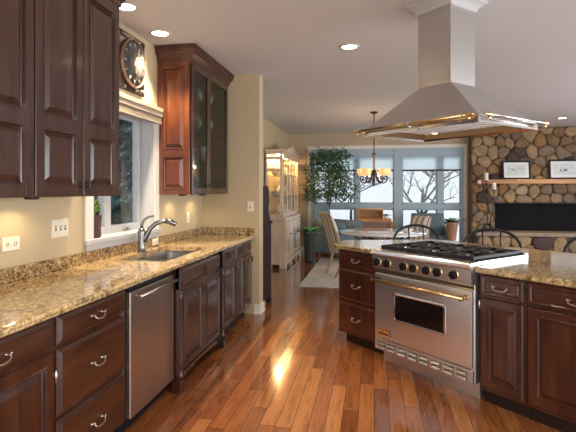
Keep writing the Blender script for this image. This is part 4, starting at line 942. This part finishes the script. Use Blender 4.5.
# dark hutch behind the wall end
HU = thing('hutch', 'dark plum-black hutch with wavy side edge standing behind the tan wall end', 'hutch', (-1.30, 5.475, 0), PI)
b = MB(); b.box(0.002, .66, -.44, -.002, .08, 1.0, .004).box(-.012, .67, -.47, -.002, 1.0, 1.035, .006)
for x in (0.0, .60): b.box(x, x + .06, -.45, -.39, 0, .09, .004).box(x, x + .06, -.07, -.01, 0, .09, .004)
b.build('base', 'plum', HU)
yp = [(-.003, 1.035), (-.40, 1.035), (-.36, 1.08), (-.31, 1.13), (-.28, 1.19), (-.30, 1.25), (-.33, 1.30), (-.30, 1.36), (-.31, 1.42), (-.26, 1.47), (-.19, 1.485), (-.003, 1.485)]
for x in (0.0, .63):
    b = MB(); V0 = [b.bm.verts.new((x, y, z)) for y, z in yp]; V1 = [b.bm.verts.new((x + .022, y, z)) for y, z in yp]; n = len(yp); b.bm.faces.new(V0); b.bm.faces.new(V1[::-1])
    for i in range(n): b.bm.faces.new((V0[i], V0[(i + 1) % n], V1[(i + 1) % n], V1[i]))
    b.build('side_panel', 'plum', HU)
b = MB(); b.box(.02, .635, -.015, -.003, 1.035, 1.47).box(.02, .635, -.26, -.01, 1.25, 1.27); b.build('back_panel', 'plum', HU)
for k in range(2):
    d = MB().frontprof(.03 + k * .305, .32 + k * .305, .12, .96, DOOR).build('door', 'plum', HU, rotz=PI); d.location = (.66, -.44, 0)

# ficus
FI = thing('ficus_tree', 'tall leafy indoor tree in a dark pot in the window corner', 'potted tree', (-1.02, 10.70, 0))
MB().lathe([(0, 0), (.15, 0), (.17, .05), (.20, .30), (.22, .33), (.2, .33), (.18, .29), (0, .28)], n=24).build('pot', 'pot', FI)
b = MB(); b.tube([(0, 0, .25), (.03, 0, .7), (-.02, .02, 1.1), (.02, 0, 1.5), (0, .02, 1.9), (-.03, 0, 2.25)], [.03, .027, .024, .02, .015, .006], 8).tube([(.03, .02, .25), (-.02, 0, .8), (.04, .02, 1.2), (.1, .04, 1.6), (.25, .05, 2.0)], [.024, .022, .02, .015, .006], 8); b.build('trunk', 'bark', FI)
rnd = random.Random(11); b = MB(); bb = MB(); tips = []
for k in range(80):
    z0 = rnd.uniform(1.12, 2.22); a = rnd.uniform(0, 2 * PI); L = rnd.uniform(.25, .70) * (1 - .55 * max(0, z0 - 1.75) / .5); p0 = Vector((rnd.uniform(-.03, .06), 0, z0)); p1 = p0 + Vector((math.cos(a) * L * .6, math.sin(a) * L * .25 - .02, L * .35)); p2 = p0 + Vector((math.cos(a) * L + .03, math.sin(a) * L * .38 - .05, L * .30))
    bb.tube([p0, p1, p2], [.007, .005, .003], 5); tips += [p1, p2, (p1 + p2) / 2, p2 + Vector((0, 0, -.06))]
bb.build('branches', 'bark', FI)
for p in tips:
    if p.x < -.50 or p.y > .10: continue
    for k in range(9):
        q = p + Vector((rnd.gauss(0, .075), rnd.gauss(0, .05), rnd.gauss(0, .07))); d = Vector((rnd.uniform(-1, 1), rnd.uniform(-1, 1), rnd.uniform(-1.2, .3))).normalized() * .068; w_ = d.cross(Vector((rnd.uniform(-1, 1), rnd.uniform(-1, 1), .4))).normalized() * .020
        b.bm.faces.new([b.bm.verts.new(v) for v in (q, q + d * .45 + w_, q + d, q + d * .45 - w_)])
b.build('foliage', 'leaf', FI)

# armchairs, lattice desk, potted plant
def armchair(x, y, rz, label, wd=.86, hs=1.0):
    r = thing('armchair', label, 'armchair', (x, y, 0.013), rz, 'teal armchairs by the window'); h = wd / 2; r.scale = (1, 1, hs)
    MB().box(-h + .12, h - .12, -.40, .28, .24, .46, .05).build('seat', 'teal', r)
    b = MB(); rings = []
    for k in range(9):
        t_ = k / 8; z = .3 + .62 * t_; y0 = .24 + .14 * t_; hw = (h - .08) * (1 - .10 * t_ ** 2); th = .085 - .03 * t_ ** 2
        rings.append([(hw * math.cos(2 * PI * j / 16), y0 + th * math.sin(2 * PI * j / 16), z) for j in range(16)])
    b.rings(rings); b.build('backrest', 'teal', r)
    for sx in (-1, 1):
        b = MB(); b.box(sx * (h - .13), sx * h, -.40, .30, .1, .54, .03).tube([(sx * (h - .065), -.42, .56), (sx * (h - .065), .28, .58)], .085, 14); b.build('arm', 'teal', r)
        for sy in (-.34, .26): MB().lathe([(.03, .12), (.022, .0)], (sx * (h - .1), sy, 0), 10).build('leg', 'bronze', r)
    return r
armchair(-.80, 9.98, math.radians(62), 'grey teal armchair with rolled arms in front of the indoor tree', .82, 1.2)
armchair(1.15, 10.3, 0, 'teal armchair at the window behind the striped dining chair', .92)
TH = thing('lattice_desk', 'honey wood desk with woven lattice front and raised back shelf before the window', 'desk', (0.01, 10.45, 0))
hw = .36
b = MB(); b.box(-hw, hw, -.2, .2, .75, .82, .006).box(-hw, hw - .17, .02, .2, .985, 1.03, .006).box(-hw, -hw + .03, .02, .2, .82, .985).box(hw - .2, hw - .17, .02, .2, .82, .985).box(-hw, hw - .17, .185, .2, .82, .985); b.build('top', 'honey', TH)
MB().box(-hw + .02, hw - .02, -.17, .18, .12, .75).build('lattice_front', 'lattice', TH)
for sx in (-1, 1):
    for sy in (-.18, .18): MB().box(sx * hw - .025, sx * hw + .025, sy - .025, sy + .025, 0, .75, .004).build('leg', 'honey', TH)
def leafy(b, n, r, z0, z1, L, wd, seed):
    rnd = random.Random(seed)
    for k in range(n):
        a = 2 * PI * k / n + rnd.uniform(-.3, .3); e = rnd.uniform(.4, 1.1); d = Vector((math.cos(a), math.sin(a), e)).normalized(); sd = Vector((-math.sin(a), math.cos(a), 0)); p = Vector((0, 0, z0)); rings = []
        for j in range(5):
            t_ = j / 4; q = p + d * L * t_ + Vector((0, 0, -L * .35 * t_ * t_)); ww = wd * math.sin(PI * min(.97, t_ * .85 + .12)); rings.append([q - sd * ww, q + Vector((0, 0, -.006)), q + sd * ww])
        b.rings(rings, closed=False)
    return b
SP = thing('potted_plant', 'small green potted plant on the lattice desk ledge', 'plant', (.255, 10.36, .82)); MB().lathe([(0, 0), (.04, 0), (.055, .07), (.05, .07), (0, .06)]).build('pot', 'china', SP); leafy(MB(), 9, .1, .06, .2, .14, .028, 4).build('leaves', 'leaf', SP)
GP = thing('potted_plant', 'bright green drooping plant in a tall dark pot beside the grey teal armchair', 'plant', (-1.27, 9.28, 0)); MB().lathe([(0, 0), (.08, 0), (.09, .05), (.115, .60), (.125, .62), (.115, .63), (.10, .60), (0, .58)], n=20).build('pot', 'pot', GP); leafy(MB(), 30, .1, .58, .2, .34, .045, 14).build('leaves', 'leafgreen', GP)
PS = thing('plant_stand', 'black iron plant stand carrying the terracotta pot by the window', 'plant stand', (1.52, 9.75, 0))
MB().lathe([(0, .40), (.15, .40), (.15, .42), (0, .42)], n=20).build('top', 'iron', PS)
for k in range(3): a = k * 2 * PI / 3; MB().tube([(.12 * math.cos(a), .12 * math.sin(a), .40), (.08 * math.cos(a), .08 * math.sin(a), .2), (.16 * math.cos(a), .16 * math.sin(a), 0)], .01, 6).build('leg', 'iron', PS)
PP = thing('potted_plant', 'dark leaved plant in a tall tapering terracotta pot near the stone chimney', 'plant', (1.52, 9.75, .42))
MB().lathe([(0, 0), (.07, 0), (.075, .02), (.115, .33), (.14, .34), (.145, .385), (.12, .385), (.10, .33), (0, .31)], n=24).build('pot', 'terra', PP); leafy(MB(), 18, .1, .34, .2, .36, .04, 6).build('leaves', 'leaf', PP)
